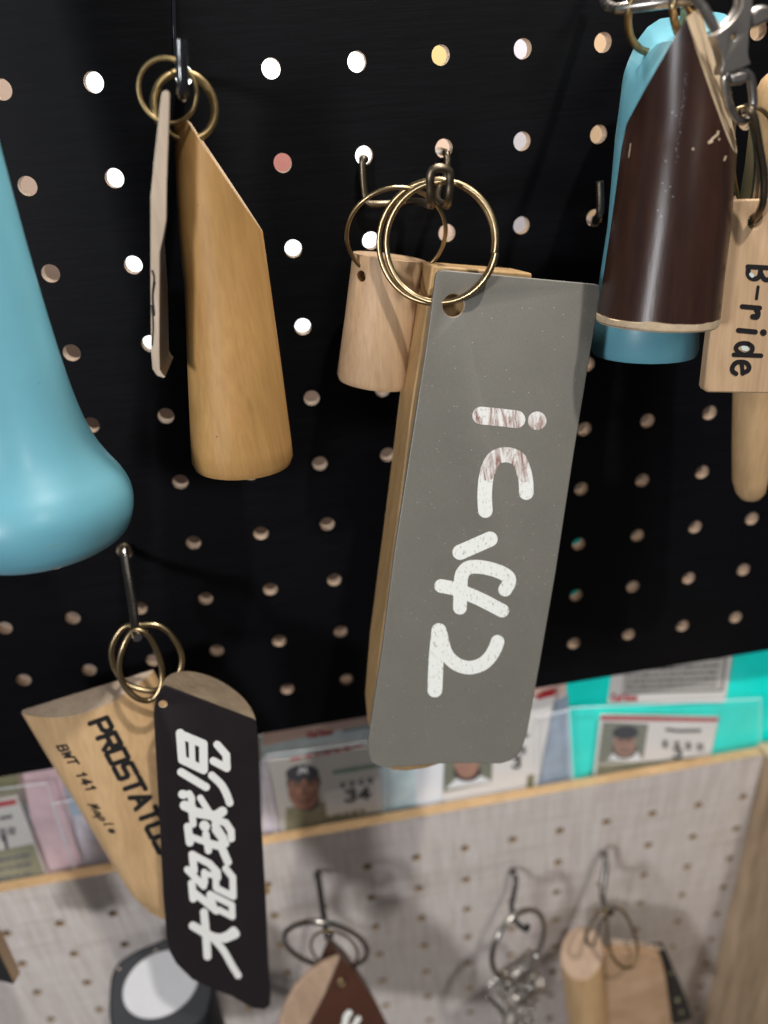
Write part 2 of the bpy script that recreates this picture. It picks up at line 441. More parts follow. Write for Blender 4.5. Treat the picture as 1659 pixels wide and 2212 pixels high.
# ------------------------------------------------------------------ pegboards
def pegboard(cols, rows, pitch, rad, pos, zlo, zhi, xlo, xhi, th, ns=24):
    """pos(x,y,z)->point ; hole walls get material 1"""
    bm = new(); cache = {}
    def V(x, y, z):
        k = (round(x, 3), round(y, 3), round(z, 3))
        if k not in cache: cache[k] = bm.verts.new(pos(x, y, z))
        return cache[k]
    for c in range(cols[0], cols[1] + 1):
        for r_ in range(rows[0], rows[1] + 1):
            cx, cz = c * pitch, -r_ * pitch; h = pitch / 2
            x0 = xlo if c == cols[0] else cx - h; x1 = xhi if c == cols[1] else cx + h
            z0 = zlo if r_ == rows[1] else cz - h; z1 = zhi if r_ == rows[0] else cz + h
            ci, sq = [], []
            for k in range(ns):
                a = 2 * math.pi * k / ns; ca, sa = math.cos(a), math.sin(a); m = max(abs(ca), abs(sa))
                ux, uz = ca / m, sa / m
                sq.append((cx + ux * ((x1 - cx) if ux > 0 else (cx - x0)), cz + uz * ((z1 - cz) if uz > 0 else (cz - z0))))
                ci.append((cx + ca * rad, cz + sa * rad))
            for k in range(ns):
                j = (k + 1) % ns
                bm.faces.new((V(ci[k][0], 0, ci[k][1]), V(sq[k][0], 0, sq[k][1]), V(sq[j][0], 0, sq[j][1]), V(ci[j][0], 0, ci[j][1])))
                bm.faces.new((V(ci[j][0], th, ci[j][1]), V(sq[j][0], th, sq[j][1]), V(sq[k][0], th, sq[k][1]), V(ci[k][0], th, ci[k][1])))
                fw = bm.faces.new((V(ci[k][0], 0, ci[k][1]), V(ci[j][0], 0, ci[j][1]), V(ci[j][0], th, ci[j][1]), V(ci[k][0], th, ci[k][1]))); fw.material_index = 1
                for (A, Bq) in ((sq[k], sq[j]),):
                    on = lambda i, v: abs(A[i] - v) < 1e-3 and abs(Bq[i] - v) < 1e-3
                    if on(0, xlo) or on(0, xhi) or on(1, zlo) or on(1, zhi):
                        fe = bm.faces.new((V(A[0], 0, A[1]), V(A[0], th, A[1]), V(Bq[0], th, Bq[1]), V(Bq[0], 0, Bq[1]))); fe.material_index = 2
    bmesh.ops.recalc_face_normals(bm, faces=bm.faces)
    return bm
bb = obj('pegboard', pegboard((-6, 14), (-5, 9), 25, 2.75, lambda x, y, z: Vector((x, y, z)), -247, 137, -163, 362, 4.2), [BLACKB, MDF, BLACKB], None, (0, 0, -247), ang=20)
tag(bb, 'black perforated board that the upper keyrings hang on', 'pegboard')
RL = Matrix(((1, .0032, -.0049), (-.0033, .9995, -.0302), (.0048, .0302, .9995))); PL0 = Vector((124.1, 4.3, -347.8))
lowp = lambda x, y, z: RL @ Vector((x, y, z)) + PL0
wb = obj('pegboard', pegboard((-12, 6), (0, 11), 25, 2.3, lowp, -300, 29.5, -320, 156.5, 5.4), [WHITEB, MDF2, STRIP], None, (0, 4, -640), ang=20)
tag(wb, 'whitewashed wood-print perforated board below the baseball cards', 'pegboard')
# side plank of the lower frame
bm = new(); box(bm, 281.2, 300, 10.5, -150, -650, -317)
pk = obj('wooden_plank', bm, PLANK, None, (290, -60, -650), bevel=.8)
tag(pk, 'rough brown upright plank at the right side of the white pegboard', 'plank')

# ------------------------------------------------------------------ behind the black board
bm = new(); box(bm, -260, 460, 160, 168, -420, 200)
bk = obj('wall', bm, paint('beige_back_wall', (.42, .32, .26), .8), None, (100, 160, -420)); tag(bk, None, None, kind='structure')
bm = new(); box(bm, -200, 420, 12.5, 60, -375, -362)
sh = obj('shelf', bm, STRIP, None, (100, 30, -375)); tag(sh, 'hidden wooden shelf the baseball cards stand on', 'shelf')
lt = thing('light_panel', 'glowing white lamp panel seen through the upper left holes', 'lamp', (55, 66, -118))
bm = new(); box(bm, 4, 112, 66, 72, -112, 60); obj('diffuser', bm, emit('lamp_white', (.93, .98, 1), 2.0), lt)
bm = new(); box(bm, 1, 115, 72.2, 78, -115, 63); obj('housing', bm, paint('lamp_body', (.7, .7, .7)), lt)
def carton(name, x0, x1, z0, z1, y, c, label, cat):
    bm = new(); box(bm, x0, x1, y, y + 14, z0, z1)
    tag(obj(name, bm, paint(name + '_colour', c, .6), None, ((x0 + x1) / 2, y, z0), bevel=.5), label, cat)
carton('tin', 71, 84, -36, -22, 48, (.95, .40, .36), 'small red tin showing through one hole left of the middle hook', 'tin')
carton('paper_box', 119, 158, -10, 30, 62, (.75, .55, .25), 'yellow paper box behind the top holes right of the middle', 'box')
carton('paper_box', 160, 189, -80, 30, 62, (.68, .66, .74), 'pale lavender paper box behind the holes near the brown keychain', 'box')
carton('paper_box', 190, 300, -60, 40, 62, (.70, .50, .32), 'tan paper box behind the top right holes', 'box')
carton('paper_box', 190, 224, -275, -212, 80, (.02, .45, .42), 'teal box behind the right lower holes', 'box')
gl = thing('light_panel', 'added white glowing panel that brightens the rightmost holes of the white board', 'lamp', (274, 30, -620))
bm = new(); box(bm, 278, 320, 22, 25, -700, -388); obj('diffuser', bm, emit('hole_glow_white', (.95, .97, 1), 1.4), gl)  # glow panel added behind the board to make the right holes shine
lamp('behind_board_fill', (150, 14, 180), (130, 62, -60), 0.05, 2.0, (1, .93, .85))  # added fill that lights the boxes and wall behind the holes

# ------------------------------------------------------------------ baseball cards and sleeves
CARDW = paint('card_stock', (.80, .77, .74), .35, var=.04); CARDG = paint('card_grey', (.60, .58, .54), .35)
SKIN = paint('printed_skin', (.36, .15, .085), .4, var=.2); SKIN2 = paint('printed_skin_pale', (.42, .24, .18), .4, var=.2)
CAP = paint('printed_cap', (.018, .018, .028), .4); RED = paint('printed_red', (.45, .02, .03), .4)
INKG = paint('printed_grey', (.10, .10, .10), .4); GREEN = paint('printed_green', (.12, .25, .17), .4)
OLIVE = paint('printed_olive', (.22, .21, .12), .4, var=.25); BACKD = paint('printed_photo_ground', (.21, .22, .17), .4)
TEAL = paint('turquoise_sheet', (.0, .95, .80), .35, var=.1); WBLUE = paint('pale_blue_print', (.64, .80, .88), .3, var=.3)
PINK = paint('pink_print', (.66, .47, .50), .35, var=.22); LILAC = paint('lilac_print', (.68, .63, .70), .3, var=.25); NAVY = paint('slate_blue_print', (.36, .44, .54), .3, var=.3)
PEACH = paint('peach_print', (.76, .56, .48), .35); WHITEP = paint('white_print', (.85, .87, .9), .3, var=.05)
FILM = film('clear_sleeve_film', (.9, .95, 1), .07)
def card_obj(name, pts, y, m, parent=None, label=None, cat=None, group=None, th=.5):
    P = [at(p[0], p[1], y) for p in pts]
    o_ = obj(name, prism(new(), P, Vector((0, th, 0))), m, parent, tuple(P[0]), smooth=False)
    if label: tag(o_, label, cat, group)
    return o_
G = 'baseball cards standing in clear sleeves'
def dashes(x0, y0, dx, dy, n, hw, seed, gap=.25):
    rn = random.Random(seed); out = []; t = 0
    while t < n:
        l = rn.uniform(.3, .9); out.append(([(x0 + dx * t, y0 + dy * t), (x0 + dx * (t + l), y0 + dy * (t + l))], hw * rn.uniform(.7, 1.2))); t += l + gap
    return out
def kanji_row(x0, y0, dx, dy, n, s, seed):
    rn = random.Random(seed); out = []
    for i in range(n):
        cx, cy = x0 + dx * i, y0 + dy * i
        for k in range(3):
            v = (k - 1) * s * .7; out.append(([(cx - s * .8, cy + v), (cx + s * .8, cy + v + s * .05)], s * .16))
        for k in range(2):
            v = rn.uniform(-.6, .6) * s; out.append(([(cx + v, cy - s), (cx + v, cy + s)], s * .14))
    return out
# right card, number 3, on the turquoise sheet
def th_(name, label, cat, px, py, y, group=None): return thing(name, label, cat, at(px, py, y), group)
c = th_('baseball_card', 'white baseball card numbered 3 with red top band in turquoise sleeve', 'card', 1420, 1640, 11, G)
b = card_obj('card_body', [(1297, 1544), (1553, 1549), (1520, 1702), (1268, 1800)], 11, CARDW, c)
patch('red_band', [(1298, 1545), (1552, 1550), (1550, 1559), (1297, 1555)], b, RED, c)
patch('photo', [(1302, 1559), (1401, 1564), (1389, 1640), (1290, 1651)], b, BACKD, c)
patch('olive_band', [(1290, 1653), (1540, 1632), (1524, 1700), (1270, 1790)], b, OLIVE, c, .04)
patch('jersey', [(1312, 1642), (1325, 1626), (1375, 1622), (1386, 1639), (1378, 1643)], b, WHITEP, c, .09)
patch('face', ell(1349, 1608, 24, 27), b, SKIN2, c, .12); patch('cap', ell(1351, 1582, 28, 15, -.05), b, CAP, c, .15); patch('beard', ell(1349, 1617, 27, 22), b, CAP, c, .10)
strokes('face_features', [([(1335, 1601), (1344, 1600)], 1.8), ([(1354, 1600), (1363, 1600)], 1.8), ([(1349, 1604), (1348, 1612)], 1.1), ([(1339, 1620), (1349, 1623), (1359, 1620)], 1.6, 1)], b, BROWN2, c, .16)
strokes('print', [([(1440, 1576), (1468, 1579), (1512, 1578)], 3.2)] + kanji_row(1437, 1607, 25, 2, 4, 8, 3) + [([(1424 + 0, 1624 + 0)], .1)] + text('3', (1453, 1636), (23, 1), (2, -19), 2.6), b, INK, c, .10)
# text side card above it
c2 = th_('baseball_card', 'upper right card back with a grey framed text block and red lettering', 'card', 1440, 1510, 12, G)
b2 = card_obj('card_body', [(1333, 1380), (1592, 1350), (1566, 1517), (1313, 1519)], 12.2, CARDW, c2)
patch('text_block', [(1348, 1390), (1572, 1370), (1560, 1492), (1343, 1497)], b2, CARDG, c2, .04)
L_ = []
for i in range(8): L_ += dashes(1352, 1484 - i * 12, 21, -.5 - i * .25, 9, 2.2, 40 + i)
strokes('print', L_, b2, INKG, c2, .09)
strokes('frame_line', [([(1350, 1497), (1560, 1491), (1571, 1400)], 2.0)], b2, INKG, c2, .07)
strokes('lettering', text('Calbee', (1320, 1514), (9.6, -.4), (2, -15), 1.9), b2, RED, c2, .10)
# card half hidden under the grey tag, number 3
c3 = th_('baseball_card', 'card numbered 3 half hidden below the grey tag, only a chin showing', 'card', 1060, 1700, 11, G)
b3 = card_obj('card_body', [(962, 1560), (1200, 1500), (1155, 1722), (955, 1800)], 11.2, CARDW, c3)
patch('photo', [(962, 1580), (1068, 1560), (1062, 1690), (957, 1712)], b3, BACKD, c3, .05)
patch('face', ell(1008, 1650, 26, 32), b3, SKIN2, c3, .12)
patch('beard', ell(1009, 1666, 29, 22), b3, CAP, c3, .09)
patch('jersey', [(962, 1705), (985, 1682), (1040, 1676), (1064, 1688)], b3, WHITEP, c3, .07)
patch('olive_band', [(957, 1714), (1154, 1672), (1150, 1722), (955, 1790)], b3, OLIVE, c3, .04)
strokes('print', kanji_row(1086, 1628, 22, -4, 3, 8, 9) + text('3', (1107, 1658), (20, -3), (2, -22), 3) + [([(1080, 1600), (1140, 1588)], 3)], b3, INK, c3, .1)
patch('red_band', [(1160, 1500), (1200, 1488), (1198, 1502), (1160, 1512)], b3, RED, c3)
# card number 34
c4 = th_('baseball_card', 'pale card numbered 34 with a large face in a dark cap', 'card', 700, 1720, 11, G)
b4 = card_obj('card_body', [(579, 1644), (813, 1612), (832, 1800), (616, 1850)], 11, CARDG, c4)
patch('olive_band', [(618, 1745), (824, 1712), (830, 1795), (616, 1845)], b4, OLIVE, c4, .04)
patch('cream_band', [(700, 1712), (822, 1682), (826, 1752), (706, 1765)], b4, CARDW, c4, .06)
patch('face', ell(656, 1707, 34, 42, -.05), b4, SKIN, c4, .12); patch('hair', ell(656, 1690, 37, 36), b4, CAP, c4, .09)
patch('chin_shadow', ell(662, 1728, 29, 24), b4, CAP, c4, .07)
patch('cap', ell(653, 1670, 36, 19, -.05), b4, CAP, c4, .15)
strokes('face_features', [([(636, 1696), (649, 1694)], 2.2), ([(664, 1692), (678, 1691)], 2.2), ([(657, 1700), (654, 1714), (661, 1715)], 1.3, 1), ([(641, 1727), (657, 1731), (674, 1726)], 1.8, 1), ([(630, 1710), (638, 1722)], 1.4), ([(684, 1706), (677, 1720)], 1.4), ([(632, 1690), (651, 1688)], 1.3), ([(663, 1686), (682, 1686)], 1.3)], b4, paint('printed_shade', (.11, .035, .02), .4), c4, .18)
strokes('face_light', [([(646, 1708)], 5), ([(672, 1705)], 5), ([(657, 1686)], 4)], b4, paint('printed_skin_light', (.50, .24, .14), .4), c4, .15)
strokes('cap_mark', [([(645, 1671), (650, 1658), (655, 1668), (661, 1657), (663, 1669)], 1.8)], b4, WHITEP, c4, .19)
strokes('print', kanji_row(740, 1696, 20, -3.4, 4, 6.5, 17) + text('34', (746, 1731), (30, -4.5), (1, -23), 3.6, .75), b4, INK, c4, .11)
strokes('green_lettering', dashes(722, 1668, 22, -3.6, 4, 4, 5, .1), b4, GREEN, c4, .1)
strokes('red_lettering', dashes(630, 1640, 24, -4.5, 6, 3, 6, .4), b4, RED, c4, .1)
L_ = []
for i in range(3): L_ += dashes(640, 1778 + i * 15, 17, -3.2, 9, 3.6, 60 + i, .6)
strokes('small_print', L_, b4, OLIVE, c4, .1)
# card back strip above the 34 card
c5 = th_('baseball_card', 'pinkish card strip with red lettering just under the black board', 'card', 690, 1585, 12, G)
b5 = card_obj('card_body', [(562, 1540), (830, 1490), (830, 1556), (568, 1612)], 12.4, PEACH, c5)
strokes('lettering', text('Calbee', (664, 1594), (9.4, -1.6), (2, -13), 1.9), b5, RED, c5)
strokes('small_print', dashes(742, 1578, 14, -2.2, 4, 1.5, 8), b5, INKG, c5)
# left card
c6 = th_('baseball_card', 'card ending in number 1 at the left edge of the view', 'card', 30, 1830, 11, G)
b6 = card_obj('card_body', [(-170, 1756), (37, 1720), (118, 1935), (-110, 1990)], 11, CARDG, c6)
patch('red_band', [(-160, 1760), (34, 1726), (36, 1737), (-158, 1773)], b6, RED, c6)
patch('olive_band', [(-120, 1860), (72, 1822), (114, 1930), (-105, 1985)], b6, OLIVE, c6, .04)
strokes('print', kanji_row(6, 1798, 20, -3.5, 2, 8, 22) + kanji_row(-40, 1806, 20, -3.5, 2, 8, 23) + text('1', (8, 1832), (16, -3), (-6, -26), 3.4) + [([(2, 1767), (24, 1763)], 3)], b6, INK, c6, .1)
L_ = []
for i in range(3): L_ += dashes(-20, 1862 + i * 20, 16, -3, 5, 3.4, 80 + i, .5)
strokes('small_print', L_, b6, INKG, c6, .1)
# sheets behind the sleeves
SG = 'coloured sheets behind the cards'
def sheet(pts, y, m, lab): card_obj('backing_sheet', pts, y, m, None, lab, 'sheet', SG)
sheet([(1222, 1440), (1780, 1340), (1760, 1620), (1228, 1760)], 14, TEAL, 'bright turquoise backing sheet at the right behind the cards')
sheet([(1157, 1540), (1226, 1500), (1237, 1697), (1240, 1740), (1155, 1770)], 13.2, NAVY, 'slate blue printed sheet left of the turquoise sheet')
sheet([(1150, 1490), (1224, 1465), (1222, 1530), (1150, 1550)], 13.8, PEACH, 'peach printed sheet above the slate blue one')
sheet([(812, 1640), (975, 1610), (975, 1800), (828, 1840)], 12.6, WBLUE, 'pale blue wrinkled sheet between the cards numbered 34 and 3')
sheet([(895, 1630), (962, 1610), (960, 1800), (905, 1820)], 12.3, WHITEP, 'bright white sheet corner just below the grey tag')
sheet([(560, 1590), (830, 1535), (830, 1640), (566, 1680)], 13.4, WBLUE, 'pale aqua folded sheet edge above the card numbered 34')
sheet([(566, 1640), (606, 1636), (614, 1850), (566, 1860)], 13.0, LILAC, 'narrow lilac sheet beside the black kanji tag')
sheet([(37, 1600), (112, 1580), (190, 1930), (98, 1950)], 13.0, PINK, 'pink sheet strip right of the left edge card')
sheet([(96, 1600), (360, 1560), (380, 1900), (172, 1940)], 13.8, LILAC, 'lilac sheet behind the letter-printed wooden keychain')
sheet([(98, 1640), (240, 1610), (262, 1745), (130, 1770)], 13.2, NAVY, 'grey blue sheet in the opening at the left')
sheet([(-160, 1690), (34, 1650), (40, 1712), (-150, 1750)], 12.4, OLIVE, 'olive card top at the far left under the black board')
def sleeve(pts, lab, y=9.6):
    P = [at(p[0], p[1], y) for p in pts]; bm = new()
    n = 14; g = []
    rn = random.Random(len(lab))
    ph = [rn.uniform(0, 6) for _ in range(4)]
    for i in range(n + 1):
        row = []
        for j in range(n + 1):
            u, v = i / n, j / n
            p = (P[0] * (1 - u) + P[1] * u) * (1 - v) + (P[3] * (1 - u) + P[2] * u) * v
            p = p + Vector((0, .45 * math.sin(u * 9 + v * 3 + ph[0]) + .35 * math.sin(v * 8 - u * 4 + ph[1]), 0)); row.append(bm.verts.new(p))
        g.append(row)
    for i in range(n):
        for j in range(n): bm.faces.new((g[i][j], g[i + 1][j], g[i + 1][j + 1], g[i][j + 1]))
    # welded seam lines of the sleeve
    s_ = th_('card_sleeve', lab, 'sleeve', pts[3][0], pts[3][1], y, 'clear card sleeves')
    bm2 = new()
    for a, b_ in ((0, 1), (1, 2), (3, 0)):
        Q = P[a:a + 1] + [P[a].lerp(P[b_], k / 10) + Vector((0, rn.uniform(-.12, .12), 0)) for k in range(1, 10)] + [P[b_]]
        tube(bm2, [q - Vector((0, .5, 0)) for q in Q], .3, ns=6)
    obj('film', bm, FILM, s_); obj('welded_edge', bm2, film('seam_film_' + str(len(lab)), (.9, .95, 1), .45), s_)
sleeve([(1228, 1528), (1642, 1508), (1640, 1650), (1240, 1735)], 'clear sleeve over the right card on turquoise')
sleeve([(1160, 1548), (1226, 1532), (1236, 1725), (1160, 1745)], 'narrow clear sleeve over the slate blue sheet')
sleeve([(575, 1630), (825, 1597), (832, 1810), (600, 1860)], 'clear sleeve over the card numbered 34', 9.4)
sleeve([(-150, 1720), (100, 1690), (182, 1930), (-100, 1985)], 'clear sleeve over the card at the left edge')
sleeve([(112, 1735), (262, 1705), (300, 1890), (178, 1925)], 'empty clear sleeve right of the left edge card', 9.5)

# ------------------------------------------------------------------ hooks and rings
RG = 'metal key rings'; HG = 'metal pegboard hooks'
# black slatted hook, upper left
h = th_('peg_hook', 'glossy black hook with an upturned flat tip holding brass rings', 'hook', 392, 205, -2, HG)
P = [Vector((50, 6, 0)), Vector((50, -6, -1)), at(397, 190, -24), at(397, 206, -40), at(395, 195, -46), at(393, 140, -47), at(391, 85, -47.5)]
obj('arm', tube(new(), catmull(P, 8), 1.45, ns=12), BLACKM, h)
bm = new(); prism(bm, [at(370, -60, -.2), at(378, -60, -.2), at(383, 150, -.2), at(376, 150, -.2)], Vector((0, -1.2, 0))); obj('mount_strip', bm, BLACKM, h, bevel=.2)
k = ring(at(362, 197, -43), (-.15, -1, .05), 64 * pxmm(362, 197, -43), .55)
tag(obj('key_ring', k, BRASS, None, tuple(at(362, 262, -43))), 'small thin brass ring leftmost on the black hook', 'ring', RG)
k = ring(at(399, 231, -37), (.25, -1, .1), 66 * pxmm(399, 231, -37), .95, turns=1.86, pitch=2.1, start=1.1)
tag(obj('key_ring', k, BRASS, None, tuple(at(399, 300, -37))), 'thicker split brass ring on the black hook behind the thin one', 'ring', RG)
# shell shaped slice seen edge-on
t = th_('wooden_keychain', 'thin cream wooden slice seen edge-on under the black hook', 'keychain', 350, 200, -42)
pts = [(357, 195), (363, 196), (367, 201), (366, 260), (363, 340), (361, 400), (360, 475), (354, 510), (346, 545), (345, 650), (345, 755), (346, 798), (352, 809), (358, 814), (354, 818), (338, 812), (329, 797), (326, 760), (325, 600), (325, 425), (332, 360), (340, 290), (347, 220), (350, 199)]
F_ = [at(x, y, -50 - (y - 200) * .008) for x, y in pts]; bm = new()
va = [bm.verts.new(p) for p in F_]; vb = [bm.verts.new(p + Vector((-2.2 + 2.8 * max(0, min(1, (q[1] - 380) / 300)), 19, 0))) for p, q in zip(F_, pts)]
bm.faces.new(va); bm.faces.new(vb[::-1])
for i in range(len(va)):
    j = (i + 1) % len(va); fq = bm.faces.new((va[j], va[i], vb[i], vb[j]))
    if 3 <= i <= 13: fq.material_index = 1  # shade on the inner face is put into this darker wood
bmesh.ops.recalc_face_normals(bm, faces=bm.faces)
body = obj('slice', bm, [wood('cream_slice', (.52, .42, .33), (.45, .36, .27), scale=200, rough=.55), wood('shaded_inner_wood', (.10, .065, .035), (.07, .045, .022), rough=.6)], t, bevel=.3)
strokes('brush_mark', [([(329, 585), (333, 600), (330, 630)], 2.2, 1), ([(334, 610), (330, 640), (333, 680)], 2.4, 1), ([(328, 660), (331, 700), (329, 745)], 1.8, 1)], body, INK, t)
# amber diagonal cut keychain
t = th_('wooden_keychain', 'amber varnished bat piece cut diagonally at the top', 'keychain', 400, 262, -33)
bm = px_cyl([(372, 255, 540, 255, -34), (376, 275, 546, 275, -34), (386, 500, 566, 488, -35), (399, 620, 583, 606, -36), (406, 800, 607, 780, -38), (412, 960, 629, 950, -40), (415, 1000, 632, 976, -40.3), (422, 1012, 627, 992, -40.5)], caps=(0, 1))
p1, p2 = at(404, 256, -34), at(566, 498, -35); n = (p2 - p1).cross(Vector((.12, 1, -.30))); n = n if n.x > 0 else -n
cut(bm, p1, n, 1); cut(bm, at(400, 263, -34), Vector((-.1, .05, 1)), 1)
am = obj('bat_piece', bm, [AMBER, ENDW], t, bevel=.5, seg=3)
strokes('knot', [([(469, 943)], 1.6)], am, BROWN2, t); strokes('knot', [([(427, 444)], 1.2)], am, BROWN2, t)

# middle bronze double hook
h = th_('peg_hook', 'dark bronze double wire hook with an upturned loop at its tip', 'hook', 880, 440, -2, HG)
P = [Vector((100, 7, -26)), Vector((100, -1.5, -26)), at(783, 350, -3), at(787, 415, -3), at(795, 438, -3.5), at(815, 441, -4), at(850, 439, -4), at(885, 436, -5), at(912, 437, -18), at(930, 443, -36), at(931, 436, -46), at(929, 395, -48), at(933, 370, -48.3), at(951, 363, -48.5), at(969, 370, -48.3), at(972, 395, -48), at(968, 436, -46), at(962, 443, -34), at(945, 432, -16), at(948, 408, -6), at(963, 380, -4), at(967, 345, -3.5), Vector((125, -2, -26.2)), Vector((125, 7, -26))]
obj('wire', tube(new(), catmull(P, 7), 1.12, ns=14), BRONZE, h)
# rear thin ring and maple cylinder
k = ring(at(856, 508, -32), (-.1, -1, -.42), 110 * pxmm(856, 508, -41), .62, sx=1.0)
tag(obj('key_ring', k, BRASS2, None, tuple(at(856, 400, -41))), 'thin brass ring behind the front double ring on the bronze hook', 'ring', RG)
t = th_('wooden_keychain', 'short pale maple cylinder with a drilled hole left of the grey tag', 'keychain', 842, 555, -30)
bm = px_cyl([(763, 546, 919, 562, -22), (762, 552, 919, 567, -22), (745, 690, 901, 702, -23), (729, 806, 886, 824, -24), (733, 817, 883, 834, -24)], caps=(0, 0))
mp_ = obj('dowel', bm, MAPLE, t, bevel=.4)
set_plane(mp_); bv = bvh_of(mp_); hp, hn = hit(bv, 780, 597)
drill(mp_, hp, (.45, 1, -.1), 12.5 * pxmm(780, 597, -36), 5)
# wooden block behind and grey tag
TP = Pl(980, 660, -46, .02, .17)
t = th_('wooden_keychain', 'thick wooden block hanging right behind the grey lettered tag', 'keychain', 1000, 580, -40)
pts = [(933, 573), (1150, 590), (1120, 1000), (1075, 1400), (1040, 1560), (985, 1640), (920, 1660), (880, 1666), (848, 1664), (826, 1652), (811, 1620), (806, 1560), (818, 1420), (858, 1120), (888, 880), (908, 756)]
obj('block', prism(new(), [TP(x, y, 5.2) for x, y in pts], Vector((-.6, 17, -1.5))), wood('block_wood', (.50, .33, .16), (.40, .25, .11), scale=170, rough=.5), t, bevel=.6, seg=3)
t = th_('tag', 'long grey speckled tag with white letters icゆて printed downward', 'tag', 980, 660, -46)
pts = [(958, 583), (1100, 596), (1283, 613), (1292, 615), (1297, 621), (1297, 632), (1240, 978), (1200, 1240), (1166, 1435), (1140, 1579), (1132, 1606), (1121, 1628), (1104, 1643), (1082, 1650), (1010, 1649), (950, 1650), (880, 1656), (835, 1658), (814, 1654), (802, 1646), (797, 1630), (795, 1612), (797, 1590), (825, 1409), (853, 1188), (920, 756), (941, 600), (944, 589), (950, 584)]
tg = obj('plate', prism(new(), [TP(x, y) for x, y in pts], -TP.n * 1.8), [GREY, ENDW], t, bevel=.3)
drill(tg, TP(980, 660), TP.n, 23.5 * pxmm(980, 660, -46), 6, 1)
a = lambda L_, s, ox, oy: [([(ox + x * s, oy + y * s) for x, y in q[0]], q[1] * s, *q[2:]) for q in L_]
c1 = a([([(650, 384), (820, 400), (985, 420)], 84), ([(1181, 433)], 88)], .2279, 891, 810)
strokes('letter', c1[:1], tg, MAR1, t); strokes('letter', c1[1:], tg, MAR1, t)
c2_ = a([([(690, 1285), (684, 1150), (692, 1010), (712, 900)], 69, 1), ([(1078, 1115), (1075, 1010), (1060, 930)], 69, 1)], .2279, 891, 810)
c2b = a([([(708, 930), (745, 830), (800, 775), (880, 755), (960, 772), (1020, 820), (1062, 945)], 72, 1)], .2279, 891, 810)
strokes('letter', c2_, tg, MAR2, t); strokes('letter', c2b, tg, MAR1, t, .11)
yu = a([([(450, 1680), (735, 1555)], 72)], .2279, 891, 810) + a([([(808, 478), (812, 330), (820, 220), (850, 165), (905, 140), (1010, 145), (1130, 178), (1205, 222), (1214, 270), (1183, 328)], 57, 1), ([(652, 298), (760, 320), (870, 362), (1000, 420), (1158, 502)], 57, 1)], .2604, 783, 1188)
strokes('letter', yu, tg, MAR2, t)
te = a([([(634, 668), (612, 900), (600, 1160)], 62, 1), ([(650, 700), (690, 850), (770, 940), (880, 975), (985, 950), (1055, 890), (1100, 815), (1120, 760)], 56, 1)], .2604, 783, 1188)
strokes('letter', te, tg, MAR2, t)
# front double ring through the tag hole
c_ = at(938, 527, -41.5); fa_, fb_, fn_ = frame((-.45, -1, .12)); P = []
for i in range(121):
    q = i / 120; tt = -1.75 + 2 * math.pi * 2.0 * q
    P.append(c_ + (fa_ * math.cos(tt) + fb_ * math.sin(tt)) * (126 * pxmm(938, 527, -42) * (1 - .06 * q)) + fn_ * 3.6 * (q - .5) + Vector((2.0, -.8, 0)) * max(0, min(1, (q - .35) / .3)))
k = tube(new(), P, .80, ns=14)
tag(obj('key_ring', k, BRASS2, None, tuple(at(938, 400, -46))), 'large split brass ring in front, running through the grey tag', 'ring', RG)

# small empty steel hook at the right
h = tag(obj('peg_hook', tube(new(), catmull([Vector((175, 7, -51)), Vector((175, -1, -51)), at(1286, 474, -5), at(1295, 462, -9), at(1297, 440, -10), at(1296, 392, -10.5)], 7), 1.25, ns=14), STEEL, None, (175, 0, -50)), 'short empty steel hook sticking up left of the brown keychain', 'hook', HG)

# ------------------------------------------------------------------ blue bat, left
t = th_('bat_keychain', 'big sky blue lacquered bat with flared knob at the left edge', 'bat', 108, 1190, -66)
B0, B1 = at(97, 1143, -62), at(-150, 210, -52)
ax = (B1 - B0).normalized(); s = pxmm(108, 1150, -62)
prof = [(-6.0, 6), (-5.8, 13), (-5, 17.8), (-2.7, 21.6), (1, 23.7), (5, 24.7), (9, 24.6), (13, 23.2), (17, 20.9), (22, 18.4), (28, 16.6), (36, 15.2), (46, 14.2), (60, 13.2), (80, 12.3), (110, 11.6), (150, 11.1), (190, 11)]
pr = catmull([Vector((p[0], p[1], 0)) for p in prof], 4)
bl = obj('bat', loft(new(), [B0 + ax * q.x for q in pr], [q.y * .985 for q in pr], 96), BLUE, t, ang=70)
strokes('scuff', [([(84, 828)], 1.2)], bl, INK, t, .03)
strokes('stain', [([(104, 1183), (128, 1176)], 3.0)], bl, paint('worn_stain', (.14, .33, .36), .5), t, .02)

# ------------------------------------------------------------------ right group
# blue piece behind
t = th_('wooden_keychain', 'sky blue lacquered bat piece behind the dark brown one', 'keychain', 1430, 70, -30)
bm = px_cyl([(1368, 20, 1560, 20, -28), (1352, 189, 1548, 189, -29), (1338, 296, 1535, 296, -30), (1322, 486, 1520, 486, -32), (1290, 700, 1497, 690, -34), (1284, 755, 1495, 745, -34.5), (1289, 768, 1491, 758, -34.7)])
sil = [(1349, 200), (1362, 160), (1380, 125), (1397, 97), (1415, 78), (1436, 67), (1475, 60)]
for (xa, ya), (xb, yb_) in zip(sil, sil[1:]):
    rd = ray(xa, ya); n = (at(xb, yb_, -29) - at(xa, ya, -29)).cross(rd).normalized()
    n = n if n.z > 0 else -n
    cut(bm, at(xa, ya, -29), (n - rd * .22).normalized())
obj('bat_piece', bm, BLUE, t, bevel=.5, seg=3)
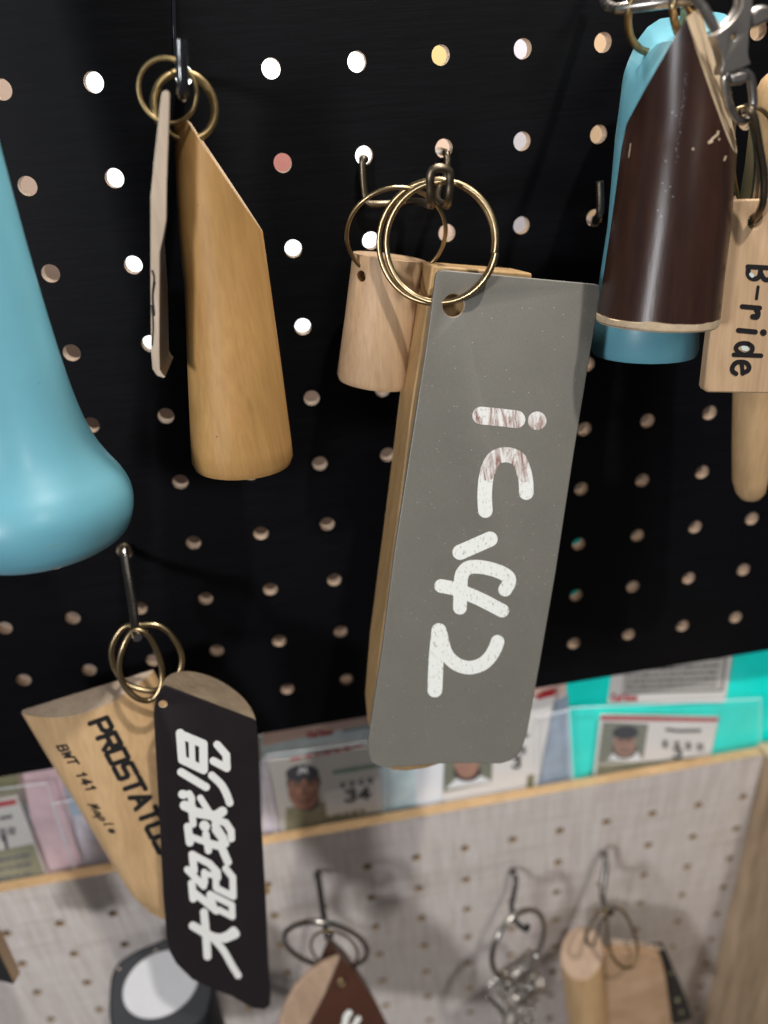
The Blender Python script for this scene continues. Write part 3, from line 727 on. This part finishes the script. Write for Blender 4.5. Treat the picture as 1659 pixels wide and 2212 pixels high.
# brown piece
t = th_('wooden_keychain', 'dark brown lacquered bat piece with pointed top and bare cream bottom band', 'keychain', 1492, 30, -50)
bm = px_cyl([(1380, -10, 1588, 10, -52), (1368, 239, 1577, 262, -53), (1356, 303, 1572, 325, -53.5), (1331, 486, 1561, 486, -55), (1314, 600, 1546, 600, -56), (1301.5, 676, 1533, 700, -57)], ns=96, caps=(0, 0))
for fa in bm.faces: fa.material_index = 0
def cutbrown(bm):
    p1, p2 = at(1366, 243, -53), at(1492, 28, -53); rd = ray(1430, 130)
    n = (p2 - p1).cross(rd).normalized(); n = n if n.x < 0 else -n
    cut(bm, p1, (n + rd * .06).normalized(), 1)
    p1, p2 = at(1497, 26, -53), at(1568, 245, -53); rd = ray(1535, 130)
    n = (p2 - p1).cross(rd).normalized(); n = n if n.x > 0 else -n
    cut(bm, p1, (n - rd * .13).normalized(), 1)
cutbrown(bm)
br = obj('bat_piece', bm, [BROWN, ENDW], t, bevel=.35)
A1, A2 = at(1301.5, 676, -57), at(1533, 700, -57); Bq1, Bq2 = at(1304, 690, -57), at(1531, 713, -57)
rr = (A1 - A2).length / 2
bm = new(); ns = 96; C1 = (A1 + A2) / 2; axb = (C1 - (at(1331, 486, -55) + at(1561, 486, -55)) / 2).normalized()
rings = []
e1 = (Vector((1, 0, 0)) - axb * axb.x).normalized(); e2 = axb.cross(e1); rn = random.Random(3)
for q, (dd, r2) in enumerate([(-.9, rr + .09), (0, rr + .06), (.9, rr - .05), (1.4, rr - .6), (1.5, rr - 3)]):
    rings.append([bm.verts.new(C1 + axb * (dd + (.22 * math.sin(k * .35) + .15 * math.sin(k * .9 + 1) if q == 0 else 0)) + (e1 * math.cos(2 * math.pi * k / ns) + e2 * math.sin(2 * math.pi * k / ns)) * r2) for k in range(ns)])
for Aq, Bq in zip(rings, rings[1:]):
    for k in range(ns): bm.faces.new((Aq[k], Aq[(k + 1) % ns], Bq[(k + 1) % ns], Bq[k]))
bm.faces.new(rings[-1]); bm.faces.new(rings[0][::-1]); bmesh.ops.recalc_face_normals(bm, faces=bm.faces)
obj('bare_band', bm, ENDW, t)
chips = [([(1531, 309), (1539, 299), (1550, 290), (1551, 284)], 2.0), ([(1532, 307), (1537, 305)], 3.0), ([(1497, 322)], 2.6), ([(1553, 301)], 2.2), ([(1567, 338), (1564, 346)], 1.6), ([(1363, 310), (1359, 340)], .8)]
strokes('paint_chip', chips, br, ENDW, t)
sc = []
rn = random.Random(11)
for i in range(26):
    y_ = 160 + i * 7.5 + rn.uniform(-3, 3); x_ = 1482 - (y_ - 160) * .115 + rn.uniform(-1.2, 1.2) * (1 + i * .09)
    sc.append(([(x_, y_), (x_ + rn.uniform(-1.5, .5), y_ + rn.uniform(1, 4))], rn.uniform(.25, .5)))
for x_, y_ in ((1451, 244), (1459, 251), (1437, 348), (1430, 395), (1446, 403), (1437, 413), (1452, 424), (1420, 455), (1428, 468)): sc.append(([(x_, y_), (x_ + 3, y_ + rn.uniform(-2, 2))], .6))
strokes('glint_scratch', sc, br, paint('painted_glint', (.35, .33, .34), .3), t, .04)  # speckled highlight painted down the middle as pale marks, with loose scratches
# hook and rings above
h = th_('peg_hook', 'steel wire hook at the upper right edge holding gold rings', 'hook', 1380, 10, -10, HG)
obj('wire', wire([(1300, -60, -6), (1305, -10, -20), (1312, 10, -34), (1330, 20, -40), (1372, 13, -44), (1440, 4, -48), (1500, -6, -50), (1530, -40, -50)], 1.45), STEEL, h)
tag(obj('key_ring', wire([(1440, -50, -46), (1395, -40, -45), (1368, -5, -44), (1357, 36, -43), (1361, 76, -40), (1377, 101, -37), (1398, 112, -34), (1430, 108, -30), (1470, 60, -36), (1475, 0, -44)], .95, 8, True), BRASS, None, tuple(at(1380, 10, -44))), 'brass ring through the sky blue piece', 'ring', RG)
tag(obj('key_ring', wire([(1500, -60, -50), (1466, -40, -51), (1455, 0, -52), (1454, 25, -52), (1461, 60, -50), (1474, 82, -46), (1492, 70, -44), (1490, 30, -46), (1482, 0, -48)], 1.0, 8, True), BRASS2, None, tuple(at(1460, 10, -52))), 'gold ring through the dark brown piece', 'ring', RG)
# lobster clasp
t = th_('lobster_clasp', 'grey metal swivel clasp hanging at the upper right edge', 'clasp', 1600, 40, -64)
K = lambda L_, y: [at(1431 + x * .1374, yy * .1374, y) for x, yy in L_]
CB = [(830, 560), (900, 500), (1000, 430), (1080, 360), (1150, 280), (1210, 190), (1250, 90), (1265, -60), (1430, -60), (1420, 120), (1400, 300), (1370, 500), (1350, 800), (1360, 900), (1395, 1000), (1300, 1050), (1100, 1125), (935, 1180), (925, 1100), (960, 1000), (935, 860), (890, 720)]
cb = obj('clasp_body', prism(new(), K(CB, -66), Vector((0, 3.6, 0))), ZINC, t, bevel=1.0, seg=4)
drill(cb, at(1431 + 1130 * .1374, 580 * .1374, -66), (0, 1, 0), 48 * .1374 * pxmm(1586, 80, -66), 8)
obj('gate', tube(new(), catmull(K([(500, -90), (560, 20), (640, 130), (740, 300), (840, 470)], -66), 6), [1.1] * 12 + [1.15] * 13, ns=12), ZINC, t)
obj('inner_hook', tube(new(), catmull(K([(830, 480), (980, 400), (1100, 260), (1180, 100), (1195, -80)], -63), 6), 1.0, ns=12), ZINC, t)
obj('thumb_lever', prism(new(), K([(1390, 210), (1490, 95), (1600, 65), (1700, 80), (1750, 200), (1700, 330), (1520, 420), (1390, 450)], -64), Vector((0, 2.5, 0))), ZINC, t, bevel=.9, seg=4)
obj('swivel', prism(new(), K([(1075, 1150), (1370, 1085), (1375, 1270), (1260, 1335), (1110, 1345)], -65.5), Vector((0, 3.2, 0))), ZINC, t, bevel=.9, seg=4)
obj('swivel_loop', tube(new(), catmull(K([(1100, 1120), (980, 1210), (1000, 1450), (1060, 1700), (1180, 1870), (1310, 1890), (1390, 1790), (1430, 1600), (1410, 1350), (1370, 1200), (1250, 1110)], -64.5), 7, True), 1.0, True), STEEL, t)
tag(obj('key_ring', wire([(1620, 245, -62), (1609, 238, -60), (1617, 233, -66), (1630, 258, -67), (1641, 319, -66), (1650, 376, -65), (1649, 433, -64), (1637, 463, -61), (1623, 478, -57), (1614, 470, -54), (1630, 420, -54), (1636, 330, -56)], .95, 8, True), BRONZE, None, tuple(at(1620, 240, -64))), 'bronze ring linking the clasp to the maple plate', 'ring', RG)
tag(obj('key_ring', wire([(1600, 232, -44), (1588, 255, -44), (1583, 300, -44), (1583, 350, -43), (1589, 400, -42), (1601, 432, -41), (1640, 440, -40), (1672, 380, -42), (1680, 300, -44), (1650, 240, -45)], .6, 8, True), BRASS2, None, tuple(at(1600, 240, -44))), 'thin copper coloured ring between brown piece and maple plate', 'ring', RG)
# mini bat behind the plate
t = th_('bat_keychain', 'plain wooden mini bat behind the lettered maple plate', 'bat', 1640, 600, -38)
bm = px_cyl([(1668, 150, 1740, 150, -40), (1655, 162, 1765, 165, -40), (1645, 184, 1775, 190, -40), (1636, 228, 1770, 235, -40), (1623, 342, 1755, 350, -40), (1608, 430, 1735, 436, -40), (1597, 600, 1712, 604, -39), (1591, 850, 1678, 852, -38), (1588, 960, 1661, 962, -37.5), (1588, 1035, 1652, 1037, -37), (1594, 1060, 1648, 1062, -37), (1602, 1072, 1640, 1074, -37), (1614, 1079, 1630, 1079.5, -37)])
obj('bat', bm, AMBERL, t, ang=60)
# lettered maple plate
t = th_('tag', 'pale maple plate reading B-ride at the right edge', 'tag', 1630, 474, -58)
BP = Pl(1590, 640, -60, -.10, .06)
pts = [(1573, 436), (1579, 432), (1659, 430), (1790, 427), (1775, 852), (1530, 848), (1524, 845), (1521, 838), (1530, 760), (1548, 620)]
pl = obj('plate', prism(new(), [BP(x, y) for x, y in pts], -BP.n * 4.0), MAPLE, t, bevel=.5)
drill(pl, BP(1632, 478), BP.n, 1.9, 8)
kb = lambda L_: a(L_, .1708, 1404, 486)
strokes('lettering', kb([([(1238, 528), (1560, 545)], 32), ([(1245, 540), (1240, 620), (1275, 670), (1340, 680), (1385, 640), (1400, 560)], 32, 1), ([(1395, 600), (1440, 680), (1500, 690), (1545, 620), (1550, 560)], 32, 1),
 ([(1366, 782), (1345, 932)], 20), ([(1166, 1032), (1385, 1050)], 32), ([(1340, 1060), (1362, 1110), (1350, 1160), (1300, 1160)], 36, 1), ([(1118, 1332), (1330, 1352)], 33), ([(1432, 1360)], 43),
 ([(1060, 1640), (1402, 1652)], 29), ([(1240, 1500), (1290, 1540), (1280, 1600), (1200, 1640), (1120, 1610), (1085, 1560), (1110, 1515), (1170, 1495), (1240, 1500)], 29, 1),
 ([(1170, 1880), (1162, 1790), (1150, 1735)], 26), ([(1170, 1870), (1235, 1840), (1250, 1790), (1215, 1745), (1150, 1730), (1080, 1745), (1040, 1800), (1045, 1850), (1085, 1880)], 30, 1)]), pl, INK, t)
strokes('counter_fill', kb([([(1180, 1555), (1215, 1562)], 30), ([(1275, 625), (1290, 640)], 24)]), pl, paint('mint_fill', (.55, .66, .62), .4), t, .2)

# ------------------------------------------------------------------ lower left group
h = th_('peg_hook', 'worn steel hook holding the letter-printed and kanji keychains', 'hook', 268, 1190, -2, HG)
obj('arm', tube(new(), catmull([Vector((0, 7, -152)), at(268, 1186, -1.5), at(270, 1205, -5), at(279, 1262, -16), at(289, 1325, -30), at(293, 1368, -40), at(297, 1378, -42.5)], 8), 1.55, ns=14), STEEL, h)
bm = new(); loft(bm, [at(268, 1188, .3), at(268, 1190, -1.2)], [2.9, 2.6], 24); obj('collar', bm, BRONZE, h, bevel=.3)
tag(obj('key_ring', wire([(318, 1370, -40), (288, 1362, -40), (265, 1400, -42), (257, 1442, -43), (268, 1480, -44), (296, 1508, -45), (325, 1512, -44), (346, 1488, -43), (350, 1450, -41), (339, 1408, -40)], 1.0, 10, True), BRASS2, None, tuple(at(300, 1365, -40))), 'front brass ring on the worn steel hook', 'ring', RG)
tag(obj('key_ring', wire([(300, 1350, -34), (266, 1356, -34), (242, 1396, -35), (246, 1440, -36), (275, 1478, -38), (330, 1492, -39), (378, 1468, -38), (393, 1424, -36), (378, 1382, -35), (345, 1352, -34)], 1.0, 10, True), BRASS2, None, tuple(at(300, 1350, -34))), 'rear wider brass ring on the worn steel hook', 'ring', RG)
# half-round piece with black letters
t = th_('wooden_keychain', 'half-round pale wood piece printed PROSTATUS in black', 'keychain', 180, 1500, -28)
yb = -24; L0, L1 = at(46, 1537, yb), at(330, 1452, yb)
n_ = 26; sect = []
arcpx = [(46, 1540), (59, 1545), (114, 1550), (171, 1543), (228, 1523), (285, 1489), (330, 1452)]
arc = [at(x, y_, yb - 11 * math.sin(math.pi * i / 6) ** .8) for i, (x, y_) in enumerate(arcpx)]
arc = catmull(arc, 6)
dn = (at(282, 1947, -44) - at(46, 1542, yb))
bm = new()
def secpts(k):                              # k: 0 top .. 1 tip
    o_ = []
    for q in arc: o_.append(q + dn * k)
    return o_
dn2 = at(292, 1950, -40) - at(46, 1540, yb)
rows = []
for k in (0, .05, .15, .3, .5, .7, .85, .95, 1.04, 1.12, 1.18):
    tk = max(0, (k - .93)) / .29; row = []
    for q in arc:
        u = (q - arc[0]).length / (arc[-1] - arc[0]).length
        uu = u + tk * (1 - u) * .55
        base = arc[min(len(arc) - 1, int(uu * (len(arc) - 1)))]
        row.append(bm.verts.new(base + dn2 * k + Vector((0, tk * 4, 0))))
    row.append(bm.verts.new(arc[-1] + Vector((0, 1.5, 0)) + dn2 * k)); row.append(bm.verts.new(arc[0] + Vector((0, 1.5, 0)) + (arc[-1] - arc[0]) * tk * .55 + dn2 * k))
    rows.append(row)
m_ = len(rows[0])
for A_, B_ in zip(rows, rows[1:]):
    for i in range(m_): bm.faces.new((A_[i], A_[(i + 1) % m_], B_[(i + 1) % m_], B_[i]))
ft = bm.faces.new(rows[0][::-1]); ft.material_index = 1; bm.faces.new(rows[-1])
bmesh.ops.recalc_face_normals(bm, faces=bm.faces)
ps = obj('half_round', bm, [AMBERL, CREAM], t, ang=50)
lt_ = text('PROSTATUS', (194, 1563), (17.3, 32.0), (37, -13), 5.4, .80)
strokes('lettering', lt_, ps, INK, t)
strokes('model_lettering', text('BWT 141', (123, 1612), (9.9, 14.4), (20, -3), 2.1, .78), ps, INK, t)
strokes('wood_lettering', text('Maple', (190, 1738), (10.6, 13.0), (20, -1), 1.6, .8), ps, INK, t)
# kanji tag
t = th_('wooden_keychain', 'half-round wood piece with matte black face and white kanji', 'keychain', 352, 1521, -52)
KP = Pl(352, 1521, -52, .04, .06)
pts = [(357, 1482), (450, 1518), (548, 1555), (553, 1560), (555, 1571), (565, 1781), (575, 1956), (580, 2081), (585, 2150), (583, 2172), (572, 2181), (545, 2178), (500, 2152), (455, 2135), (415, 2116), (380, 2081), (366, 2055), (360, 2031), (352, 1931), (345, 1781), (332, 1546), (333, 1530), (338, 1510), (346, 1492), (351, 1484)]
kt = obj('face_plate', prism(new(), [KP(x, y) for x, y in pts], -KP.n * .8), [BLACKP, ENDW], t, bevel=.2)
f0, f1 = KP(349, 1483, .85), KP(553, 1559, .85)
bm = new(); rows = []
axk = KP(580, 2140, .85) - KP(554, 1566, .85); nb = 20
for k, sh_ in ((0, 1), (.3, 1), (.6, 1), (.85, 1), (.96, .98), (1.03, .9)):
    row = []
    for i in range(nb + 1):
        th2 = math.pi * i / nb; u = .5 - .5 * math.cos(th2)
        p = f0.lerp(f1, u) + axk * k * (1 if k < .9 else (1 - .10 * (1 - u))) - KP.n * 15.5 * math.sin(th2) * sh_
        if k == 0: p = p + Vector((0, 0, .04 * 19 * math.sin(th2)))
        row.append(bm.verts.new(p))
    rows.append(row)
m_ = len(rows[0])
for A_, B_ in zip(rows, rows[1:]):
    for i in range(m_): bm.faces.new((A_[i], A_[(i + 1) % m_], B_[(i + 1) % m_], B_[i]))
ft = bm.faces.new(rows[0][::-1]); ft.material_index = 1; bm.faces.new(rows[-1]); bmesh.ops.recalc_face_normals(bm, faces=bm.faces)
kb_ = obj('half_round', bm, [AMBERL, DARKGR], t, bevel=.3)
drill(kt, KP(352, 1521), KP.n, 9.5 * pxmm(352, 1521, -52), 1.8, 1)
K1 = lambda L_: a(L_, .1302, 324, 1539)
K2 = lambda L_: a(L_, .15873, 351, 1782)
ko = K1([([(505, 360), (885, 520), (890, 950), (535, 780), (500, 340)], 80), ([(690, 430), (705, 870)], 58), ([(515, 985), (930, 1235)], 74), ([(1115, 530), (1265, 700), (1275, 920), (1050, 800)], 72), ([(1025, 1040), (1180, 1190), (1270, 1350), (1322, 1495)], 72, 1)])
kyu = K1([([(540, 1355), (560, 1360)], 82), ([(650, 1345), (690, 1420), (690, 1600), (715, 1850)], 66), ([(575, 1540), (700, 1600)], 92), ([(835, 1415), (1000, 1680)], 62), ([(760, 1655), (1090, 1715), (1200, 1640)], 92), ([(900, 1870), (915, 1890)], 92), ([(1060, 1760), (1260, 1830), (1345, 1960), (1350, 2090)], 68), ([(1080, 1860), (1220, 2080)], 70)]) + \
      K2([([(345, 20), (372, 235)], 62), ([(370, 150), (620, 240)], 52), ([(590, 120), (625, 345)], 56), ([(640, 250), (800, 290), (890, 500)], 62), ([(720, 60), (860, 250)], 58), ([(800, 230), (740, 290)], 45)])
ho = K2([([(405, 400), (430, 620)], 58), ([(405, 400), (640, 525), (745, 640), (750, 715)], 56), ([(340, 605), (560, 830)], 54), ([(570, 640), (575, 780)], 52), ([(590, 660), (720, 690)], 46), ([(725, 700), (730, 850)], 52), ([(860, 590), (955, 710), (962, 970), (740, 860)], 54),
        ([(398, 790), (418, 1000)], 58), ([(430, 920), (560, 1020), (735, 1165)], 58), ([(645, 935), (945, 1085), (950, 1245), (770, 1150)], 50), ([(640, 950), (700, 1100)], 50)])
dai = K2([([(565, 1185), (590, 1450), (612, 1785)], 62), ([(415, 1370), (620, 1490), (760, 1535), (880, 1505), (965, 1440)], 66, 1), ([(850, 1540), (990, 1480)], 70), ([(650, 1500), (820, 1690), (940, 1900), (1030, 2045)], 54, 1)])
for g_ in (ko, kyu, ho, dai): strokes('letter', [(q[0], q[1] * .88, *q[2:]) for q in g_], kt, WHITEINK, t)

# ------------------------------------------------------------------ bottom left: black block with white disc, corner piece
t = th_('wooden_keychain', 'charcoal painted bat block with a big white oval end', 'keychain', 340, 2110, -14)
BF = Pl(340, 2120, -26, -.1, 1.0)
pts = [(357, 2026), (328, 2037), (300, 2048), (278, 2060), (256, 2075), (244, 2093), (238, 2112), (235, 2145), (236, 2200), (250, 2240), (300, 2262), (380, 2245), (440, 2205), (456, 2170), (462, 2130), (450, 2090), (420, 2050), (385, 2028)]
pts = [(q.x, q.y) for q in catmull([Vector((x, y, 0)) for x, y in pts], 4, True)]
cb = obj('block', prism(new(), [BF(x, y) for x, y in pts], Vector((-1.0, 2, -50))), CHAR, t, bevel=1.6, seg=4)
bm = new(); prism(bm, [BF(x, y, -.7) for x, y in ell(347, 2127, 90, 66, -.62, 48)], BF.n * -1.2)
wd = obj('white_oval', bm, WHITED, t, bevel=.5, seg=3)
strokes('speck', [([(347, 2145)], 1.2)], wd, INK, t); strokes('pin', [([(258, 2092)], 3), ([(337, 2052)], 3)], cb, CREAM, t, .5)
t = th_('wooden_keychain', 'wood edged black slab corner at the lower left edge', 'keychain', 10, 2060, -40)
P_ = [at(x, y, -42) for x, y in [(-60, 1940), (0, 2058), (31, 2125), (0, 2117), (-80, 2110)]]
obj('slab', prism(new(), P_, at(45, 2101, -30) - at(31, 2125, -42)), AMBERL, t, bevel=.3)
P_ = [at(x, y, -42.4) for x, y in [(-60, 1942), (-1, 2060), (30, 2123), (0, 2115.5), (-80, 2109)]]
obj('black_face', prism(new(), P_, Vector((0, -.5, 0))), BLACKG, t)

# ------------------------------------------------------------------ bottom row on the white board
h = th_('peg_hook', 'slim black hook at the bottom centre left holding a wide steel ring', 'hook', 687, 1890, 3, HG)
obj('arm', tube(new(), catmull([at(684, 1880, 9), at(685, 1888, 2), at(690, 1915, -6), at(697, 1965, -18), at(703, 2000, -26), at(708, 2024, -31), at(712, 2030, -33), at(714, 2018, -35)], 6), 1.5), BLACKM, h)
def px_ellipse(cx, cy, rx, ry, rot, y, amp, rad, phase=0, n=56):
    P = []
    for k_, (x, yy) in enumerate(ell(cx, cy, rx, ry, rot, n)): P.append(at(x, yy, y + amp * math.sin(2 * math.pi * k_ / n + phase)))
    return tube(new(), P, rad, True)
tag(obj('key_ring', px_ellipse(704, 2040, 91, 46, .22, -28, 8, 1.35), STEEL, None, tuple(at(704, 2000, -28))), 'wide steel ring lying flat on the slim black hook', 'ring', RG)
tag(obj('key_ring', px_ellipse(722, 2052, 53, 38, .45, -30, 5, .6), BRASS, None, tuple(at(722, 2020, -30))), 'small thin brass ring inside the wide steel ring', 'ring', RG)
t = th_('wooden_keychain', 'reddish brown bat slice with pale cut face and white strokes', 'keychain', 738, 2110, -34)
RP = Pl(734, 2071, -36, .25, .3)
pts = [(734, 2070), (768, 2101), (813, 2165), (850, 2240), (900, 2400), (590, 2400), (625, 2290), (668, 2212), (700, 2151)]
rb = obj('slice', prism(new(), [RP(x, y) for x, y in pts], Vector((-4, 14, -3))), BROWN2, t, bevel=.4)
P_ = [RP(x, y, -.35) for x, y in [(734, 2069), (700, 2083), (668, 2103), (640, 2133), (617, 2174), (604, 2212), (580, 2330), (600, 2330), (668, 2212), (700, 2151)]]
obj('cut_face', prism(new(), P_, -RP.n * 3), MAPLEP, t, bevel=.4)
strokes('white_stroke', [([(742, 2225), (748, 2195), (754, 2188)], 7), ([(760, 2225), (770, 2206), (774, 2200)], 6)], rb, WHITEINK, t)
bm = ring(RP(737, 2123, -.6), RP.n, 1.6, .55); obj('eyelet', bm, BRASS2, t)
# hook two with coil cluster
h = th_('peg_hook', 'dark hook at the bottom centre holding a steel ring of coils', 'hook', 1108, 1882, 3, HG)
obj('arm', tube(new(), catmull([at(1106, 1874, 9), at(1108, 1882, 2), at(1114, 1897, -2), at(1111, 1926, -8), at(1105, 1956, -15), at(1111, 1984, -22), at(1122, 1998, -27), at(1136, 2008, -31), at(1140, 2000, -32)], 6), 1.35), BLACKM, h)
tag(obj('key_ring', px_ellipse(1119, 2038, 80, 46, -1.05, -26, 7, 1.4, 1.0), STEEL, None, tuple(at(1119, 1990, -26))), 'tilted steel ring carrying coiled spring links', 'ring', RG)
t = th_('spring_charm', 'cluster of steel coil springs and links below the tilted ring', 'charm', 1110, 2110, -26)
a0, a1 = at(1082, 2122, -24), at(1152, 2070, -30); axs = (a1 - a0); ea, eb, _n = frame(axs)
obj('coil', tube(new(), [a0 + axs * (i / 180) + (ea * math.cos(i * .28) + eb * math.sin(i * .28)) * 4.2 for i in range(181)], .8, ns=8), STEEL, t)
a0, a1 = at(1100, 2160, -22), at(1165, 2118, -26); axs = (a1 - a0); ea, eb, _n = frame(axs)
obj('coil', tube(new(), [a0 + axs * (i / 130) + (ea * math.cos(i * .3) + eb * math.sin(i * .3)) * 4.4 for i in range(131)], .85, ns=8), STEEL, t)
obj('latch_bar', tube(new(), [at(1051, 2150, -26), at(1072, 2170, -26), at(1093, 2190, -26)], 1.2, ns=8), STEEL, t)
obj('latch_wire', wire([(1075, 2110, -24), (1053, 2130, -25), (1048, 2145, -26), (1052, 2152, -26)], .8), STEEL, t)
rn = random.Random(5)
for i in range(26):
    c_ = at(1090 + rn.uniform(-14, 80), 2100 + rn.uniform(0, 110), -22 - rn.uniform(0, 6))
    obj('link', ring(c_, (rn.uniform(-1, 1), -.7, rn.uniform(-1, 1)), rn.uniform(2.4, 3.6), rn.uniform(.5, .8), 28), STEEL, t)
obj('link', wire([(1098, 2180, -24), (1090, 2205, -24), (1092, 2240, -24), (1108, 2245, -24), (1116, 2210, -24), (1110, 2185, -24)], .9, 6, True), STEEL, t)
# hook three with wooden pieces
h = th_('peg_hook', 'bright steel hook at the bottom right above the paired wood pieces', 'hook', 1306, 1845, 3, HG)
obj('arm', tube(new(), catmull([at(1299, 1846, 9), at(1302, 1842, 2), at(1308, 1848, -3), at(1308, 1872, -7), at(1302, 1920, -13), at(1302, 1940, -17), at(1308, 1962, -24), at(1318, 1972, -28), at(1322, 1962, -29)], 6), 1.6), STEEL2, h)
tag(obj('key_ring', wire([(1330, 1960, -24), (1296, 1972, -26), (1276, 1996, -28), (1265, 2024, -30), (1270, 2040, -32), (1281, 2044, -33), (1285, 2032, -31), (1300, 1990, -26)], .7, 8, True), BRONZE, None, tuple(at(1290, 1980, -26))), 'small dark ring over the pale cylinder end', 'ring', RG)
tag(obj('key_ring', wire([(1312, 1962, -27), (1311, 1990, -30), (1314, 2035, -34), (1324, 2068, -36), (1347, 2090, -36), (1368, 2084, -33), (1377, 2050, -29), (1368, 2010, -26), (1345, 1968, -25)], .75, 8, True), BRASS, None, tuple(at(1315, 1970, -27))), 'slim dark brass ring running into the flat wood piece', 'ring', RG)
t = th_('wooden_keychain', 'amber bat piece with pale pinkish slanted end at bottom right', 'keychain', 1259, 2060, -24)
bm = px_cyl([(1205, 1990, 1296, 1970, -22), (1217, 2100, 1300, 2090, -24), (1231, 2212, 1310, 2206, -26), (1250, 2400, 1330, 2395, -30)], caps=(0, 0))
p_ = at(1259, 2060, -24); nn_ = (CP - p_).normalized() * .9 + Vector((-.55, 0, .5)); cut(bm, p_, nn_, 1)
obj('bat_piece', bm, [AMBERL, MAPLEP], t, bevel=.4)
t = th_('wooden_keychain', 'flat pale wood piece on a black speckled slab at bottom right', 'keychain', 1370, 2060, -24)
FP = Pl(1370, 2080, -26, .05, .1)
obj('wood_face', prism(new(), [FP(x, y) for x, y in [(1301, 2066), (1318, 2054), (1380, 2058), (1421, 2062), (1428, 2068), (1438, 2107), (1452, 2212), (1465, 2400), (1306, 2400)]], -FP.n * 4), wood('angled_grain_wood', (.50, .34, .22), (.42, .27, .16), (.33, .19, .11), scale=110, rough=.55, stretch=(.25, 1, 1), rot=(0, .55, 0)), t, bevel=.5)
bs = obj('black_slab', prism(new(), [FP(x, y, 4.3) for x, y in [(1304, 2026), (1306, 2050), (1380, 2048), (1435, 2044), (1450, 2079), (1474, 2135), (1498, 2200), (1460, 2214), (1440, 2206), (1306, 2206)]], -FP.n * 2.5), BLACKG, t, bevel=.3)
obj('cream_top', prism(new(), [FP(x, y, 4.1) for x, y in [(1318, 2028), (1370, 2032), (1432, 2046), (1425, 2052), (1375, 2047), (1325, 2041)]], FP.n * .6), CREAM, t, bevel=.2)
strokes('dot', [([(1450, 2102)], 4), ([(1463, 2160)], 5), ([(1472, 2186)], 4)], bs, OLIVE, t)

# ------------------------------------------------------------------ render settings
scene.render.engine = 'CYCLES'
scene.cycles.max_bounces = 8
scene.cycles.transparent_max_bounces = 16
